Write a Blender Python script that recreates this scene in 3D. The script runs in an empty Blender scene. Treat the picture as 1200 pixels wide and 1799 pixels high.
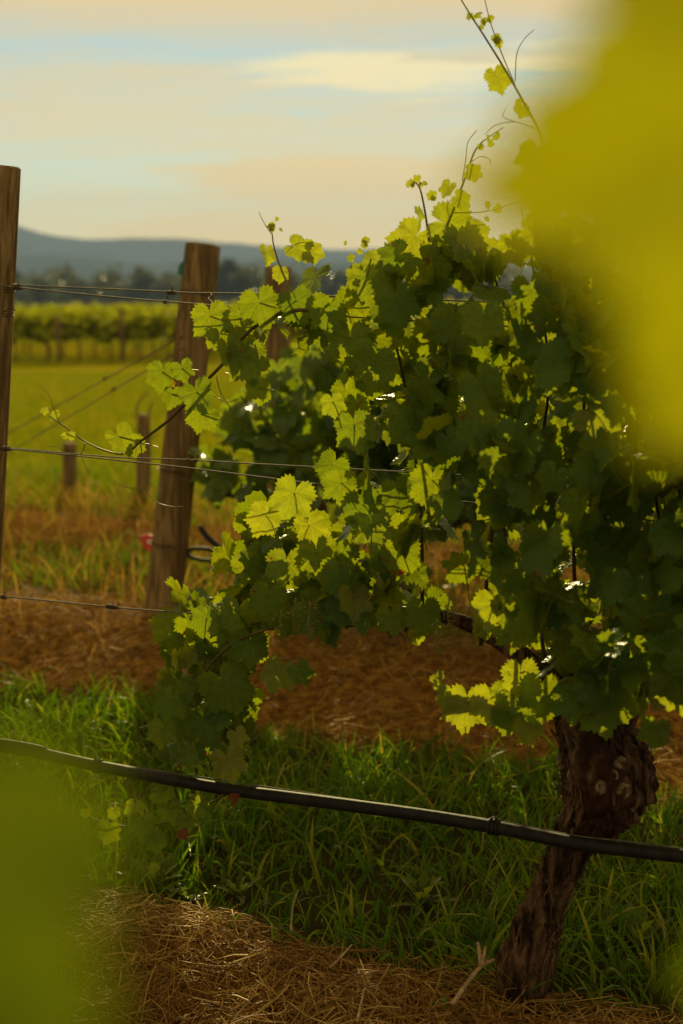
import bpy, math, random
import numpy as np
from mathutils import Vector, Matrix, noise
from mathutils.bvhtree import BVHTree

rng = np.random.default_rng(7)
random.seed(7)
R = math.radians
scene = bpy.context.scene
C = scene.collection

# ------------------------------------------------------------------ camera, sky, sun, exposure
PW, PH, F = 1200.0, 1799.0, 2500.0          # photograph size and focal length in its pixels (50 mm on a 24 mm wide frame)
HORIZON = 500.0
PITCH = math.atan((PH / 2 - HORIZON) / F)
CAM = np.array([0.0, 0.0, 1.5])
cam_data = bpy.data.cameras.new('camera')
cam = bpy.data.objects.new('camera', cam_data)
C.objects.link(cam)
scene.camera = cam
cam.location = CAM
cam.rotation_euler = (R(90) - PITCH, 0, 0)
cam_data.sensor_fit = 'HORIZONTAL'
cam_data.sensor_width = 24.0
cam_data.lens = 50.0
cam_data.clip_start = 0.02
cam_data.clip_end = 20000.0
cam_data.dof.use_dof = True
cam_data.dof.focus_distance = 3.1
cam_data.dof.aperture_fstop = 2.8

SUN_AZ, SUN_EL = R(-4), R(19.5)               # a little to the left of the view direction, above the horizon
SUN_DIR = Vector((math.sin(SUN_AZ) * math.cos(SUN_EL), math.cos(SUN_AZ) * math.cos(SUN_EL), math.sin(SUN_EL)))
sun_data = bpy.data.lights.new('sun', 'SUN')
sun = bpy.data.objects.new('sun', sun_data)
C.objects.link(sun)
sun.rotation_euler = (-SUN_DIR).to_track_quat('-Z', 'Y').to_euler()
sun_data.energy = 5.0
sun_data.angle = R(0.5)
sun_data.color = (1.0, 0.82, 0.36)

world = bpy.data.worlds.new('World')
scene.world = world
world.use_nodes = True


class NT:
    """small helper around a node tree"""
    def __init__(s, tree):
        s.t = tree; s.n = tree.nodes; s.l = tree.links

    def new(s, typ, **kw):
        nd = s.n.new(typ)
        ins = kw.pop('ins', {})
        for k, v in kw.items(): setattr(nd, k, v)
        for k, v in ins.items():
            if isinstance(v, bpy.types.NodeSocket): s.l.new(v, nd.inputs[k])
            else: nd.inputs[k].default_value = v
        return nd

    def math(s, op, a, b=None, c=None, clamp=False):
        nd = s.n.new('ShaderNodeMath'); nd.operation = op; nd.use_clamp = clamp
        for i, v in enumerate((a, b, c)):
            if v is None: continue
            if isinstance(v, bpy.types.NodeSocket): s.l.new(v, nd.inputs[i])
            else: nd.inputs[i].default_value = v
        return nd.outputs[0]

    def mix(s, f, a, b, blend='MIX'):
        nd = s.n.new('ShaderNodeMix'); nd.data_type = 'RGBA'; nd.blend_type = blend
        for k, v in ((0, f), (6, a), (7, b)):
            if isinstance(v, bpy.types.NodeSocket): s.l.new(v, nd.inputs[k])
            elif k == 0: nd.inputs[0].default_value = v
            else: nd.inputs[k].default_value = (*v, 1) if len(v) == 3 else v
        return nd.outputs[2]

    def smooth(s, v, lo, hi, a=0.0, b=1.0):
        nd = s.n.new('ShaderNodeMapRange'); nd.interpolation_type = 'SMOOTHSTEP'
        s.l.new(v, nd.inputs[0])
        for i, x in enumerate((lo, hi, a, b)): nd.inputs[i + 1].default_value = x
        return nd.outputs[0]

    def fresnel(s, f0, normal=None):
        geo = s.new('ShaderNodeNewGeometry')
        dp = s.new('ShaderNodeVectorMath', operation='DOT_PRODUCT', ins={0: normal if normal is not None else geo.outputs['Normal'], 1: geo.outputs['Incoming']})
        c = s.math('SUBTRACT', 1.0, s.math('ABSOLUTE', dp.outputs['Value']), clamp=True)
        return s.math('MULTIPLY_ADD', s.math('POWER', c, 5.0), 1.0 - f0, f0)

    def noise(s, vec, scale, detail=4, rough=0.55, dist=0.0):
        nd = s.new('ShaderNodeTexNoise', ins={'Scale': scale, 'Detail': detail, 'Roughness': rough, 'Distortion': dist})
        if vec is not None: s.l.new(vec, nd.inputs['Vector'])
        return nd.outputs[0]


SKY_TINT = (0.91, 0.885, 0.74)
CLOUD = (0.25, 5.6, (1.40, 0.905, 0.285))
WISP = (0.3, 7.2, (1.18, 0.97, 0.50))
SKY_STRENGTH = 0.095


def build_world():
    t = NT(world.node_tree)
    for nd in list(t.n): t.n.remove(nd)
    out = t.new('ShaderNodeOutputWorld')
    sky = t.new('ShaderNodeTexSky', sky_type='NISHITA', sun_disc=False, sun_elevation=SUN_EL, sun_rotation=SUN_AZ,
                air_density=1.0, dust_density=0.02, ozone_density=1.0)
    tc = t.new('ShaderNodeTexCoord')
    sep = t.new('ShaderNodeSeparateXYZ'); t.l.new(tc.outputs['Generated'], sep.inputs[0])
    x, y, z = sep.outputs
    zz = t.math('ADD', t.math('MAXIMUM', z, 0.0), 0.16)
    u = t.math('DIVIDE', x, zz); v = t.math('DIVIDE', y, zz)
    # streaky high cloud on a flat layer seen in perspective
    cv = t.new('ShaderNodeCombineXYZ', ins={0: t.math('MULTIPLY', u, 0.36), 1: v, 2: 3.7}).outputs[0]
    n1 = t.noise(cv, 1.25, 8, 0.62, 0.5)
    cv2 = t.new('ShaderNodeCombineXYZ', ins={0: t.math('MULTIPLY', u, 0.30), 1: t.math('MULTIPLY', v, 1.4), 2: 9.1}).outputs[0]
    n2 = t.noise(cv2, 2.3, 8, 0.66, 0.7)
    cv3 = t.new('ShaderNodeCombineXYZ', ins={0: t.math('MULTIPLY', u, 0.8), 1: t.math('MULTIPLY', v, 2.4), 2: 5.3}).outputs[0]
    n3 = t.noise(cv3, 4.0, 8, 0.7, 1.2)
    dens = t.math('ADD', t.math('MULTIPLY', n1, 0.42), t.math('ADD', t.math('MULTIPLY', n2, 0.33), t.math('MULTIPLY', n3, 0.25)))
    cover = t.smooth(dens, 0.43, 0.60)
    az = t.math('ARCTAN2', x, y)
    wob = t.math('ADD', t.math('MULTIPLY', t.math('SUBTRACT', n2, 0.5), 0.050), t.math('MULTIPLY', t.math('SUBTRACT', n3, 0.5), 0.034))

    def bank(z0, hw, soft, a0, a1, fall, amount):
        d = t.math('ABSOLUTE', t.math('SUBTRACT', t.math('ADD', z, wob), z0))
        e = t.math('MULTIPLY', t.smooth(az, a0, a0 + fall), t.smooth(az, a1 - fall, a1, 1.0, 0.0))
        d = t.math('MULTIPLY_ADD', t.math('SUBTRACT', 1.0, e), hw + soft, d)
        f = t.smooth(d, hw, hw + soft, 1.0, 0.0)
        return t.math('MULTIPLY', f, amount)
    # cloud banks: a high sheet, a bright lens-shaped wisp, two low veils
    cover = t.math('MULTIPLY_ADD', cover, 0.62, t.smooth(z, 0.16, 0.5, 0.0, 0.6))  # extra cloud above the frame, added as fill light for the shaded ground
    for bk in ((0.245, 0.050, 0.055, -1.6, 2.0, 0.4, 0.85), (0.071, 0.010, 0.020, -0.22, 1.0, 0.20, 0.95), (0.036, 0.008, 0.022, -0.28, 1.4, 0.20, 0.95)):
        cover = t.math('MAXIMUM', cover, bank(*bk))
    wisp = t.math('MAXIMUM', bank(0.1425, 0.005, 0.011, -0.13, 0.62, 0.16, 0.9), bank(0.156, 0.001, 0.007, 0.0, 0.5, 0.2, 0.7))
    dark = bank(0.1495, 0.0005, 0.006, -0.02, 0.35, 0.1, 0.5)
    low = t.smooth(z, 0.0, 0.10, 0.8, 0.0)
    cover = t.math('MAXIMUM', cover, low)
    base = t.mix(1.0, sky.outputs[0], SKY_TINT, 'MULTIPLY')
    lum = t.new('ShaderNodeRGBToBW'); t.l.new(sky.outputs[0], lum.inputs[0])

    def warm(k, k0, c):
        lv = t.math('MULTIPLY_ADD', lum.outputs[0], k, k0)
        return t.new('ShaderNodeCombineColor', ins={i: t.math('MULTIPLY', lv, c[i]) for i in range(3)}).outputs[0]
    col = t.mix(t.math('MULTIPLY', cover, 0.9), base, warm(*CLOUD))
    col = t.mix(wisp, col, warm(*WISP))
    col = t.mix(dark, col, warm(CLOUD[0] * 0.72, CLOUD[1] * 0.72, (1.0, 0.92, 0.66)))
    bg = t.new('ShaderNodeBackground', ins={'Color': col, 'Strength': SKY_STRENGTH})
    t.l.new(bg.outputs[0], out.inputs[0])


build_world()
vs = scene.view_settings
vs.view_transform = 'Standard'
vs.look = 'None'
vs.exposure = 0.1
vs.gamma = 1.0
vs.use_curve_mapping = False
scene.cycles.max_bounces = 10
scene.cycles.transmission_bounces = 6
scene.cycles.diffuse_bounces = 5
scene.cycles.volume_bounces = 1
scene.cycles.use_denoising = True
scene.cycles.sample_clamp_indirect = 6.0

# ------------------------------------------------------------------ pixel -> place
CP, SP = math.cos(PITCH), math.sin(PITCH)


def ray(px, py):
    a = (px - PW / 2) / F
    b = -(py - PH / 2) / F
    return np.array([a, CP + b * SP, -SP + b * CP])


def at(px, py, Y):
    r = ray(px, py)
    return CAM + r * (Y / r[1])


def gnd(px, py, z=0.0):
    r = ray(px, py)
    return CAM + r * ((z - CAM[2]) / r[2])


def project(p):
    d = np.asarray(p, float) - CAM
    f = d[..., 1] * CP - d[..., 2] * SP
    up = d[..., 1] * SP + d[..., 2] * CP
    return PW / 2 + F * d[..., 0] / f, PH / 2 - F * up / f


RD = np.array([-0.898, 0.44, 0.0]); RD /= np.linalg.norm(RD)     # along the rows, to the back left
RN = np.array([0.44, 0.898, 0.0]); RN /= np.linalg.norm(RN)      # across the rows, away from the camera
G1 = gnd(910, 1762)


def row(px, py, off=0.0):
    r = ray(px, py)
    k = (off - np.dot(RN, CAM - G1)) / np.dot(RN, r)
    return CAM + r * k


def across(p):
    return np.dot(np.asarray(p) - G1, RN)


P2 = gnd(278, 1140)
P3 = gnd(480, 968)
OFF2 = float(across(P2))
OFF3 = float(across(P3))

# ------------------------------------------------------------------ object helpers


def link(o, parent=None):
    C.objects.link(o)
    if parent is not None: o.parent = parent
    return o


def tag(o, label=None, cat=None, group=None, kind=None):
    if label: o['label'] = label
    if cat: o['category'] = cat
    if group: o['group'] = group
    if kind: o['kind'] = kind
    return o


def empty(name, label, cat, loc=(0, 0, 0), group=None):
    o = bpy.data.objects.new(name, None)
    o.empty_display_size = 0.1
    o.location = tuple(float(v) for v in loc)
    link(o)
    return tag(o, label, cat, group)


def mesh_np(name, V, faces, mat, smooth=True, attrs=None, uv=None):
    """V (n,3); faces: list of int arrays (m,3) or (m,4)"""
    V = np.asarray(V, np.float32)
    me = bpy.data.meshes.new(name)
    me.vertices.add(len(V))
    me.vertices.foreach_set('co', V.ravel())
    tot = np.concatenate([np.full(len(f), f.shape[1], np.int32) for f in faces])
    loops = np.concatenate([f.ravel() for f in faces]).astype(np.int32)
    me.loops.add(len(loops))
    me.loops.foreach_set('vertex_index', loops)
    me.polygons.add(len(tot))
    me.polygons.foreach_set('loop_start', np.concatenate([[0], np.cumsum(tot)[:-1]]).astype(np.int32))
    me.polygons.foreach_set('loop_total', tot)
    me.polygons.foreach_set('use_smooth', np.full(len(tot), smooth, bool))
    if attrs:
        for k, a in attrs.items():
            at_ = me.attributes.new(k, 'FLOAT', 'POINT')
            at_.data.foreach_set('value', np.asarray(a, np.float32))
    if uv is not None:
        ul = me.uv_layers.new(name='UVMap')
        ul.data.foreach_set('uv', np.asarray(uv, np.float32)[loops].ravel())
    me.update(calc_edges=True)
    me.validate()
    if mat is not None: me.materials.append(mat)
    return me


def obj(name, me, parent=None, loc=None):
    """me in world space; children of an Empty are shifted to its frame"""
    o = bpy.data.objects.new(name, me)
    link(o, parent)
    if parent is not None:
        o.matrix_parent_inverse = Matrix.Translation(-Vector(parent_loc(parent)))
    if loc is not None: o.location = tuple(float(v) for v in loc)
    return o


def parent_loc(p):
    v = Vector(p.location)
    while p.parent is not None:
        p = p.parent
        v = Vector(p.location) if p.type == 'EMPTY' else v
    return v


class MB:
    """collects shapes into one mesh"""
    def __init__(s):
        s.V = []; s.F = {3: [], 4: []}; s.A = []; s.UV = []; s.n = 0

    def add(s, V, faces, tint=0.0, uv=None):
        V = np.asarray(V, float)
        s.V.append(V)
        for f in faces:
            f = np.asarray(f, int)
            if len(f): s.F[f.shape[1]].append(f + s.n)
        s.A.append(np.full(len(V), tint) if np.isscalar(tint) else np.asarray(tint))
        s.UV.append(np.zeros((len(V), 2)) if uv is None else np.asarray(uv))
        s.n += len(V)
        return s

    def tube(s, pts, rad, k=6, sm=0, tint=0.0, caps=True):
        P = np.asarray(pts, float)
        rad = np.full(len(P), rad) if np.isscalar(rad) else np.asarray(rad, float)
        if sm and len(P) > 2: P, rad = catmull(P, rad, sm)
        V, Fq = tube_geo(P, rad, k)
        faces = [Fq]
        if caps:
            n0 = len(V)
            V = np.vstack([V, P[:1], P[-1:]])
            i = np.arange(k); j = (i + 1) % k
            b = (len(P) - 1) * k
            faces.append(np.vstack([np.stack([np.full(k, n0), j, i], 1), np.stack([np.full(k, n0 + 1), b + i, b + j], 1)]))
        return s.add(V, faces, tint)

    def mesh(s, name, mat, smooth=True):
        fs = [np.vstack(v) for v in s.F.values() if v]
        return mesh_np(name, np.vstack(s.V), fs, mat, smooth, {'tint': np.concatenate(s.A)}, np.vstack(s.UV))

    def build(s, name, mat, parent=None, smooth=True):
        return obj(name, s.mesh(name, mat, smooth), parent)


def catmull(P, rad, n):
    Q = np.vstack([2 * P[0] - P[1], P, 2 * P[-1] - P[-2]])
    out, ro = [], []
    for i in range(len(P) - 1):
        p0, p1, p2, p3 = Q[i:i + 4]
        for j in range(n):
            t = j / n
            out.append(0.5 * (2 * p1 + (p2 - p0) * t + (2 * p0 - 5 * p1 + 4 * p2 - p3) * t * t + (3 * p1 - p0 - 3 * p2 + p3) * t ** 3))
            ro.append(rad[i] * (1 - t) + rad[i + 1] * t)
    out.append(P[-1]); ro.append(rad[-1])
    return np.array(out), np.array(ro)


def tube_geo(P, rad, k):
    T = np.gradient(P, axis=0)
    T /= np.linalg.norm(T, axis=1)[:, None] + 1e-9
    ref = np.array([0.0, 0, 1]) if abs(T[0][2]) < 0.9 else np.array([1.0, 0, 0])
    N = np.cross(ref, T[0]); N /= np.linalg.norm(N)
    V = []
    a = np.arange(k) / k * 2 * math.pi
    for i in range(len(P)):
        N = N - T[i] * np.dot(N, T[i]); N /= np.linalg.norm(N) + 1e-9
        B = np.cross(T[i], N)
        V.append(P[i] + rad[i] * (np.cos(a)[:, None] * N + np.sin(a)[:, None] * B))
    V = np.vstack(V)
    i = np.arange(k); j = (i + 1) % k
    Fq = np.vstack([np.stack([r * k + i, r * k + j, (r + 1) * k + j, (r + 1) * k + i], 1) for r in range(len(P) - 1)])
    return V, Fq


def strands(name, P, rad, mat, tint, k=2, width_dir=None, parent=None):
    """many thin strands at once: P (N,S,3), rad (N,S); k=2 flat ribbons, k=3 little tubes"""
    N, S, _ = P.shape
    T = np.gradient(P, axis=1)
    T /= np.linalg.norm(T, axis=2)[..., None] + 1e-9
    if width_dir is None:
        width_dir = rng.normal(size=(N, 3))
    W = width_dir[:, None, :] - T * np.sum(T * width_dir[:, None, :], axis=2)[..., None]
    W /= np.linalg.norm(W, axis=2)[..., None] + 1e-9
    B = np.cross(T, W)
    if k == 2:
        V = np.stack([P - W * rad[..., None], P + W * rad[..., None]], 2)
    else:
        V = np.stack([P + rad[..., None] * (math.cos(2 * math.pi * j / k) * W + math.sin(2 * math.pi * j / k) * B) for j in range(k)], 2)
    V = V.reshape(-1, 3)
    base = (np.arange(N)[:, None] * S + np.arange(S - 1)[None, :]).reshape(-1) * k
    fs = []
    for j in range(1 if k == 2 else k):
        j2 = (j + 1) % k
        fs.append(np.stack([base + j, base + j2, base + k + j2, base + k + j], 1))
    me = mesh_np(name, V, [np.vstack(fs)], mat, True, {'tint': np.repeat(tint, S * k)})
    return obj(name, me, parent)


def grass_pts(base, height, lean, az, curve, S=5):
    t = np.linspace(0, 1, S)[None, :]
    out = np.stack([np.cos(az), np.sin(az), np.zeros_like(az)], 1)
    h = height[:, None] * (t - 0.5 * curve[:, None] * t ** 2.2)
    d = height[:, None] * (lean[:, None] * t + curve[:, None] * 0.75 * t ** 2)
    P = base[:, None, :] + out[:, None, :] * d[..., None]
    P[..., 2] += h
    return P


# ------------------------------------------------------------------ materials
def new_mat(name):
    m = bpy.data.materials.new(name)
    m.use_nodes = True
    t = NT(m.node_tree)
    for nd in list(t.n): t.n.remove(nd)
    out = t.new('ShaderNodeOutputMaterial')
    return m, t, out


def var_node(t):
    oi = t.new('ShaderNodeObjectInfo')
    at_ = t.new('ShaderNodeAttribute', attribute_name='tint')
    return t.math('FRACT', t.math('ADD', oi.outputs['Random'], at_.outputs['Fac'])), at_.outputs['Fac']


def leaf_material(name, d1, d2, tr1, tr2, veined=True, blotch=None, rough=0.34, trans=0.5, spec=1.0):
    m, t, out = new_mat(name)
    var, _ = var_node(t)
    geo = t.new('ShaderNodeNewGeometry')
    tc = t.new('ShaderNodeTexCoord')
    uvs = t.new('ShaderNodeSeparateXYZ'); t.l.new(tc.outputs['UV'], uvs.inputs[0])
    x, y = uvs.outputs[0], uvs.outputs[1]
    dcol = t.mix(var, d1, d2)
    tcol = t.mix(var, tr1, tr2)
    shift = t.new('ShaderNodeCombineXYZ', ins={0: x, 1: y, 2: t.math('MULTIPLY', var, 37.0)}).outputs[0]
    mott = t.noise(shift, 5.0, 4, 0.6)
    dcol = t.mix(t.smooth(mott, 0.35, 0.7, 0.0, 0.45), dcol, tuple(c * 0.55 for c in d1))
    tcol = t.mix(t.smooth(mott, 0.35, 0.7, 0.0, 0.40), tcol, tuple(c * 0.6 for c in tr1))
    # the paler underside
    dcol = t.mix(t.math('MULTIPLY', geo.outputs['Backfacing'], 0.55), dcol, (d2[0] * 1.6 + 0.02, d2[1] * 1.5 + 0.02, d2[2] * 1.6 + 0.012))
    height = mott
    if veined:
        vm = None
        for a in (0, 48, -48, 100, -100):
            sa, ca = math.sin(R(a)), math.cos(R(a))
            along = t.math('ADD', t.math('MULTIPLY', x, sa), t.math('MULTIPLY', y, ca))
            perp = t.math('ABSOLUTE', t.math('SUBTRACT', t.math('MULTIPLY', x, ca), t.math('MULTIPLY', y, sa)))
            wdt = t.math('MULTIPLY_ADD', along, -0.018, 0.026)
            v = t.math('MULTIPLY', t.math('SUBTRACT', 1.0, t.math('DIVIDE', perp, t.math('MAXIMUM', wdt, 0.006)), clamp=True), t.math('GREATER_THAN', along, 0.0))
            vm = v if vm is None else t.math('MAXIMUM', vm, v)
            # side veins leaving the main one
            q = t.math('FRACT', t.math('MULTIPLY', t.math('SUBTRACT', along, t.math('MULTIPLY', perp, 0.75)), 6.5))
            sv = t.math('MULTIPLY', t.smooth(t.math('ABSOLUTE', t.math('SUBTRACT', q, 0.5)), 0.0, 0.075, 0.55, 0.0),
                        t.smooth(perp, 0.16, 0.24, 1.0, 0.0))
            sv = t.math('MULTIPLY', sv, t.smooth(along, 0.1, 0.2))
            vm = t.math('MAXIMUM', vm, sv)
        dcol = t.mix(t.math('MULTIPLY', vm, 0.6), dcol, (d2[0] * 2 + 0.03, d2[1] * 1.9 + 0.03, d2[2] * 2 + 0.01))
        tcol = t.mix(t.math('MULTIPLY', vm, 0.45), tcol, tuple(c * 0.5 for c in tr1))
        height = t.math('MULTIPLY_ADD', vm, -0.8, mott)
    if blotch:
        # dry patches on some leaves only
        bn = t.noise(shift, 2.2, 5, 0.65)
        bf = t.math('MULTIPLY', t.smooth(bn, 0.60, 0.68), t.math('GREATER_THAN', t.math('FRACT', t.math('MULTIPLY', var, 7.31)), 0.72))
        dcol = t.mix(bf, dcol, blotch)
        tcol = t.mix(bf, tcol, (blotch[0] * 1.6, blotch[1] * 1.1, blotch[2] * 0.6))
    bump = t.new('ShaderNodeBump', ins={'Strength': 0.45, 'Distance': 0.006, 'Height': height})
    dif = t.new('ShaderNodeBsdfDiffuse', ins={'Color': dcol, 'Normal': bump.outputs[0]})
    tra = t.new('ShaderNodeBsdfTranslucent', ins={'Color': tcol, 'Normal': bump.outputs[0]})
    mx = t.new('ShaderNodeMixShader', ins={0: trans, 1: dif.outputs[0], 2: tra.outputs[0]})
    fr = t.fresnel(0.028, bump.outputs[0])
    gl = t.new('ShaderNodeBsdfGlossy', ins={'Roughness': rough, 'Color': (1, 1, 1, 1), 'Normal': bump.outputs[0]})
    m2 = t.new('ShaderNodeMixShader', ins={0: t.math('MULTIPLY', fr, spec), 1: mx.outputs[0], 2: gl.outputs[0]})
    t.l.new(m2.outputs[0], out.inputs[0])
    return m


def plain_material(name, c1, c2, scale=20, stretch=(1, 1, 1), rough=0.8, bump=0.4, dist=0.01, detail=6, c3=None, spec=0.25, metallic=0.0, obj_coords=True, lo=0.35, hi=0.68):
    m, t, out = new_mat(name)
    tc = t.new('ShaderNodeTexCoord')
    mp = t.new('ShaderNodeMapping', ins={'Vector': tc.outputs['Object'], 'Scale': stretch})
    n = t.noise(mp.outputs[0], scale, detail, 0.62, 0.3)
    col = t.mix(t.smooth(n, lo, hi), c1, c2)
    if c3 is not None:
        n2 = t.noise(mp.outputs[0], scale * 0.23, 4, 0.6)
        col = t.mix(t.smooth(n2, 0.48, 0.66), col, c3)
    b = t.new('ShaderNodeBump', ins={'Strength': bump, 'Distance': dist, 'Height': n})
    p = t.new('ShaderNodeBsdfPrincipled', ins={'Base Color': col, 'Roughness': rough, 'Normal': b.outputs[0], 'Metallic': metallic, 'Specular IOR Level': spec})
    t.l.new(p.outputs[0], out.inputs[0])
    return m


def strand_material(name, cols, trans=0.35, rough=0.6, spec=0.3):
    """colour picked per strand"""
    m, t, out = new_mat(name)
    at_ = t.new('ShaderNodeAttribute', attribute_name='tint')
    rp = t.new('ShaderNodeValToRGB')
    el = rp.color_ramp.elements
    while len(el) < len(cols): el.new(0.5)
    for i, c in enumerate(cols):
        el[i].position = i / (len(cols) - 1); el[i].color = (*c, 1)
    t.l.new(at_.outputs['Fac'], rp.inputs[0])
    dif = t.new('ShaderNodeBsdfDiffuse', ins={'Color': rp.outputs[0]})
    tra = t.new('ShaderNodeBsdfTranslucent', ins={'Color': t.mix(1.0, rp.outputs[0], (1.7, 1.6, 0.8), 'MULTIPLY')})
    mx = t.new('ShaderNodeMixShader', ins={0: trans, 1: dif.outputs[0], 2: tra.outputs[0]})
    fr = t.fresnel(0.025)
    gl = t.new('ShaderNodeBsdfGlossy', ins={'Roughness': rough, 'Color': (1, 1, 1, 1)})
    m2 = t.new('ShaderNodeMixShader', ins={0: t.math('MULTIPLY', fr, spec), 1: mx.outputs[0], 2: gl.outputs[0]})
    t.l.new(m2.outputs[0], out.inputs[0])
    return m


M = {}
M['leaf'] = leaf_material('vine leaf', (0.009, 0.042, 0.002), (0.034, 0.094, 0.006), (0.32, 0.42, 0.006), (0.54, 0.58, 0.010), spec=0.36, rough=0.27, trans=0.46, blotch=(0.20, 0.07, 0.012))
M['young'] = leaf_material('young vine leaf', (0.055, 0.090, 0.007), (0.085, 0.11, 0.010), (0.54, 0.62, 0.010), (0.66, 0.66, 0.015), spec=0.6)
M['dead'] = leaf_material('dead vine leaf', (0.10, 0.022, 0.010), (0.13, 0.04, 0.012), (0.26, 0.06, 0.02), (0.32, 0.10, 0.02), spec=0.4)
M['far_leaf'] = leaf_material('leaf of the rows behind', (0.018, 0.064, 0.004), (0.046, 0.110, 0.008), (0.28, 0.38, 0.008), (0.44, 0.52, 0.012), veined=False, spec=0.8)
M['far_vine_leaf'] = leaf_material('far vineyard leaf', (0.09, 0.11, 0.006), (0.15, 0.15, 0.008), (0.36, 0.42, 0.006), (0.52, 0.52, 0.010), veined=False, spec=0.10, trans=0.55)
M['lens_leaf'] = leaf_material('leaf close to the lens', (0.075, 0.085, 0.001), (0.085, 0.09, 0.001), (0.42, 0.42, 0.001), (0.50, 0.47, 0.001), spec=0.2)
M['lens_leaf_shade_tone'] = leaf_material('shade-toned leaf close to the lens', (0.04, 0.055, 0.001), (0.04, 0.055, 0.001), (0.13, 0.175, 0.001), (0.13, 0.175, 0.001), spec=0.2)  # darker copy of the lens leaf, partial shade put into its colours
M['tree_leaf'] = leaf_material('gum tree foliage', (0.022, 0.034, 0.010), (0.040, 0.048, 0.014), (0.07, 0.09, 0.02), (0.10, 0.11, 0.02), veined=False, spec=0.4)
M['cane'] = plain_material('green brown cane', (0.055, 0.050, 0.012), (0.12, 0.085, 0.020), 40, (1, 1, 0.2), 0.55, 0.3, 0.003)
M['green_stem'] = plain_material('green shoot', (0.12, 0.13, 0.012), (0.20, 0.18, 0.025), 60, (1, 1, 1), 0.45, 0.2, 0.002, spec=0.5)
M['bark'] = plain_material('vine bark', (0.018, 0.009, 0.005), (0.24, 0.14, 0.07), 46, (1, 1, 0.2), 0.95, 1.0, 0.03, 8, c3=(0.065, 0.028, 0.014), spec=0.1)
M['knot'] = plain_material('pruning knot', (0.08, 0.05, 0.024), (0.34, 0.25, 0.13), 70, (1, 1, 1), 0.95, 0.9, 0.01, 6, spec=0.1)
M['post'] = plain_material('weathered pine post', (0.13, 0.080, 0.028), (0.42, 0.28, 0.115), 22, (3.2, 3.2, 0.10), 0.9, 1.0, 0.02, 8, c3=(0.15, 0.10, 0.042), spec=0.15)
M['wire'] = plain_material('galvanised wire', (0.09, 0.08, 0.06), (0.17, 0.15, 0.11), 90, (1, 1, 1), 0.75, 0.3, 0.001, spec=0.2)
M['rust'] = plain_material('rusty wire', (0.06, 0.04, 0.025), (0.14, 0.09, 0.05), 90, (1, 1, 1), 0.6, 0.3, 0.001, spec=0.4, metallic=0.4)
M['pipe'] = plain_material('black polythene pipe', (0.007, 0.0065, 0.006), (0.018, 0.016, 0.013), 35, (1, 1, 1), 0.62, 0.4, 0.004, spec=0.25)
M['stick'] = plain_material('bleached pruning', (0.22, 0.15, 0.075), (0.42, 0.31, 0.17), 60, (1, 1, 1), 0.85, 0.5, 0.003)
M['teal'] = plain_material('teal tape', (0.02, 0.13, 0.10), (0.03, 0.18, 0.14), 30, (1, 1, 1), 0.5, 0.1, 0.002)
M['pale_teal'] = plain_material('faded tape', (0.22, 0.32, 0.22), (0.30, 0.40, 0.28), 30, (1, 1, 1), 0.5, 0.1, 0.002)
M['pink'] = plain_material('red flagging tape', (0.55, 0.06, 0.05), (0.65, 0.09, 0.07), 30, (1, 1, 1), 0.5, 0.1, 0.002)
M['weed'] = leaf_material('weed leaf', (0.10, 0.17, 0.012), (0.14, 0.20, 0.018), (0.34, 0.46, 0.02), (0.44, 0.52, 0.03), veined=False, spec=0.5)
M['grass'] = strand_material('green grass', [(0.044, 0.112, 0.002), (0.080, 0.172, 0.003), (0.15, 0.225, 0.006), (0.42, 0.34, 0.06)], 0.42, 0.45, 0.3)
M['turf'] = strand_material('sunlit turf', [(0.11, 0.175, 0.003), (0.18, 0.205, 0.005), (0.27, 0.24, 0.015)], 0.4, 0.6, 0.08)
M['straw'] = strand_material('old straw', [(0.15, 0.070, 0.010), (0.36, 0.21, 0.042), (0.56, 0.40, 0.12), (0.80, 0.68, 0.34)], 0.15, 0.6, 0.2)
M['dry'] = strand_material('dry standing grass', [(0.10, 0.048, 0.010), (0.21, 0.115, 0.024), (0.38, 0.25, 0.075)], 0.4, 0.6, 0.2)


def ground_material():
    m, t, out = new_mat('vineyard floor')
    geo = t.new('ShaderNodeNewGeometry')
    pos = geo.outputs['Position']
    at_ = t.new('ShaderNodeAttribute', attribute_name='straw')
    ad = t.new('ShaderNodeAttribute', attribute_name='dry')
    nf = t.noise(pos, 28, 6, 0.65)
    nm = t.noise(pos, 1.1, 5, 0.6)
    nl = t.noise(pos, 0.12, 4, 0.6)
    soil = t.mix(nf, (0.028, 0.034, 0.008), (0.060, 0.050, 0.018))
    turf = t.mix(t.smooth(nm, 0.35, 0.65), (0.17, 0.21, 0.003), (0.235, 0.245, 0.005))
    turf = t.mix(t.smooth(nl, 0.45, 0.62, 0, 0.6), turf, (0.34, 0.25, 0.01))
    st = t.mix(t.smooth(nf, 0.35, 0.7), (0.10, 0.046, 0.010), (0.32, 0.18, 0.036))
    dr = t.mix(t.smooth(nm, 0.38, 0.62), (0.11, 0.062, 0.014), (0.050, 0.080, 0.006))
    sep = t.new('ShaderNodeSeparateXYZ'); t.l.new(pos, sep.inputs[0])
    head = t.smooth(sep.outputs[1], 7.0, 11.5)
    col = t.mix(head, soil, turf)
    col = t.mix(ad.outputs['Fac'], col, dr)
    col = t.mix(at_.outputs['Fac'], col, st)
    b = t.new('ShaderNodeBump', ins={'Strength': 0.8, 'Distance': 0.03, 'Height': nf})
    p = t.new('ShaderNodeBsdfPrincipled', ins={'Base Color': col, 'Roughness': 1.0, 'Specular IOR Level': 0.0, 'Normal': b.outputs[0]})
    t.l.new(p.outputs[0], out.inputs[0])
    return m


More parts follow.
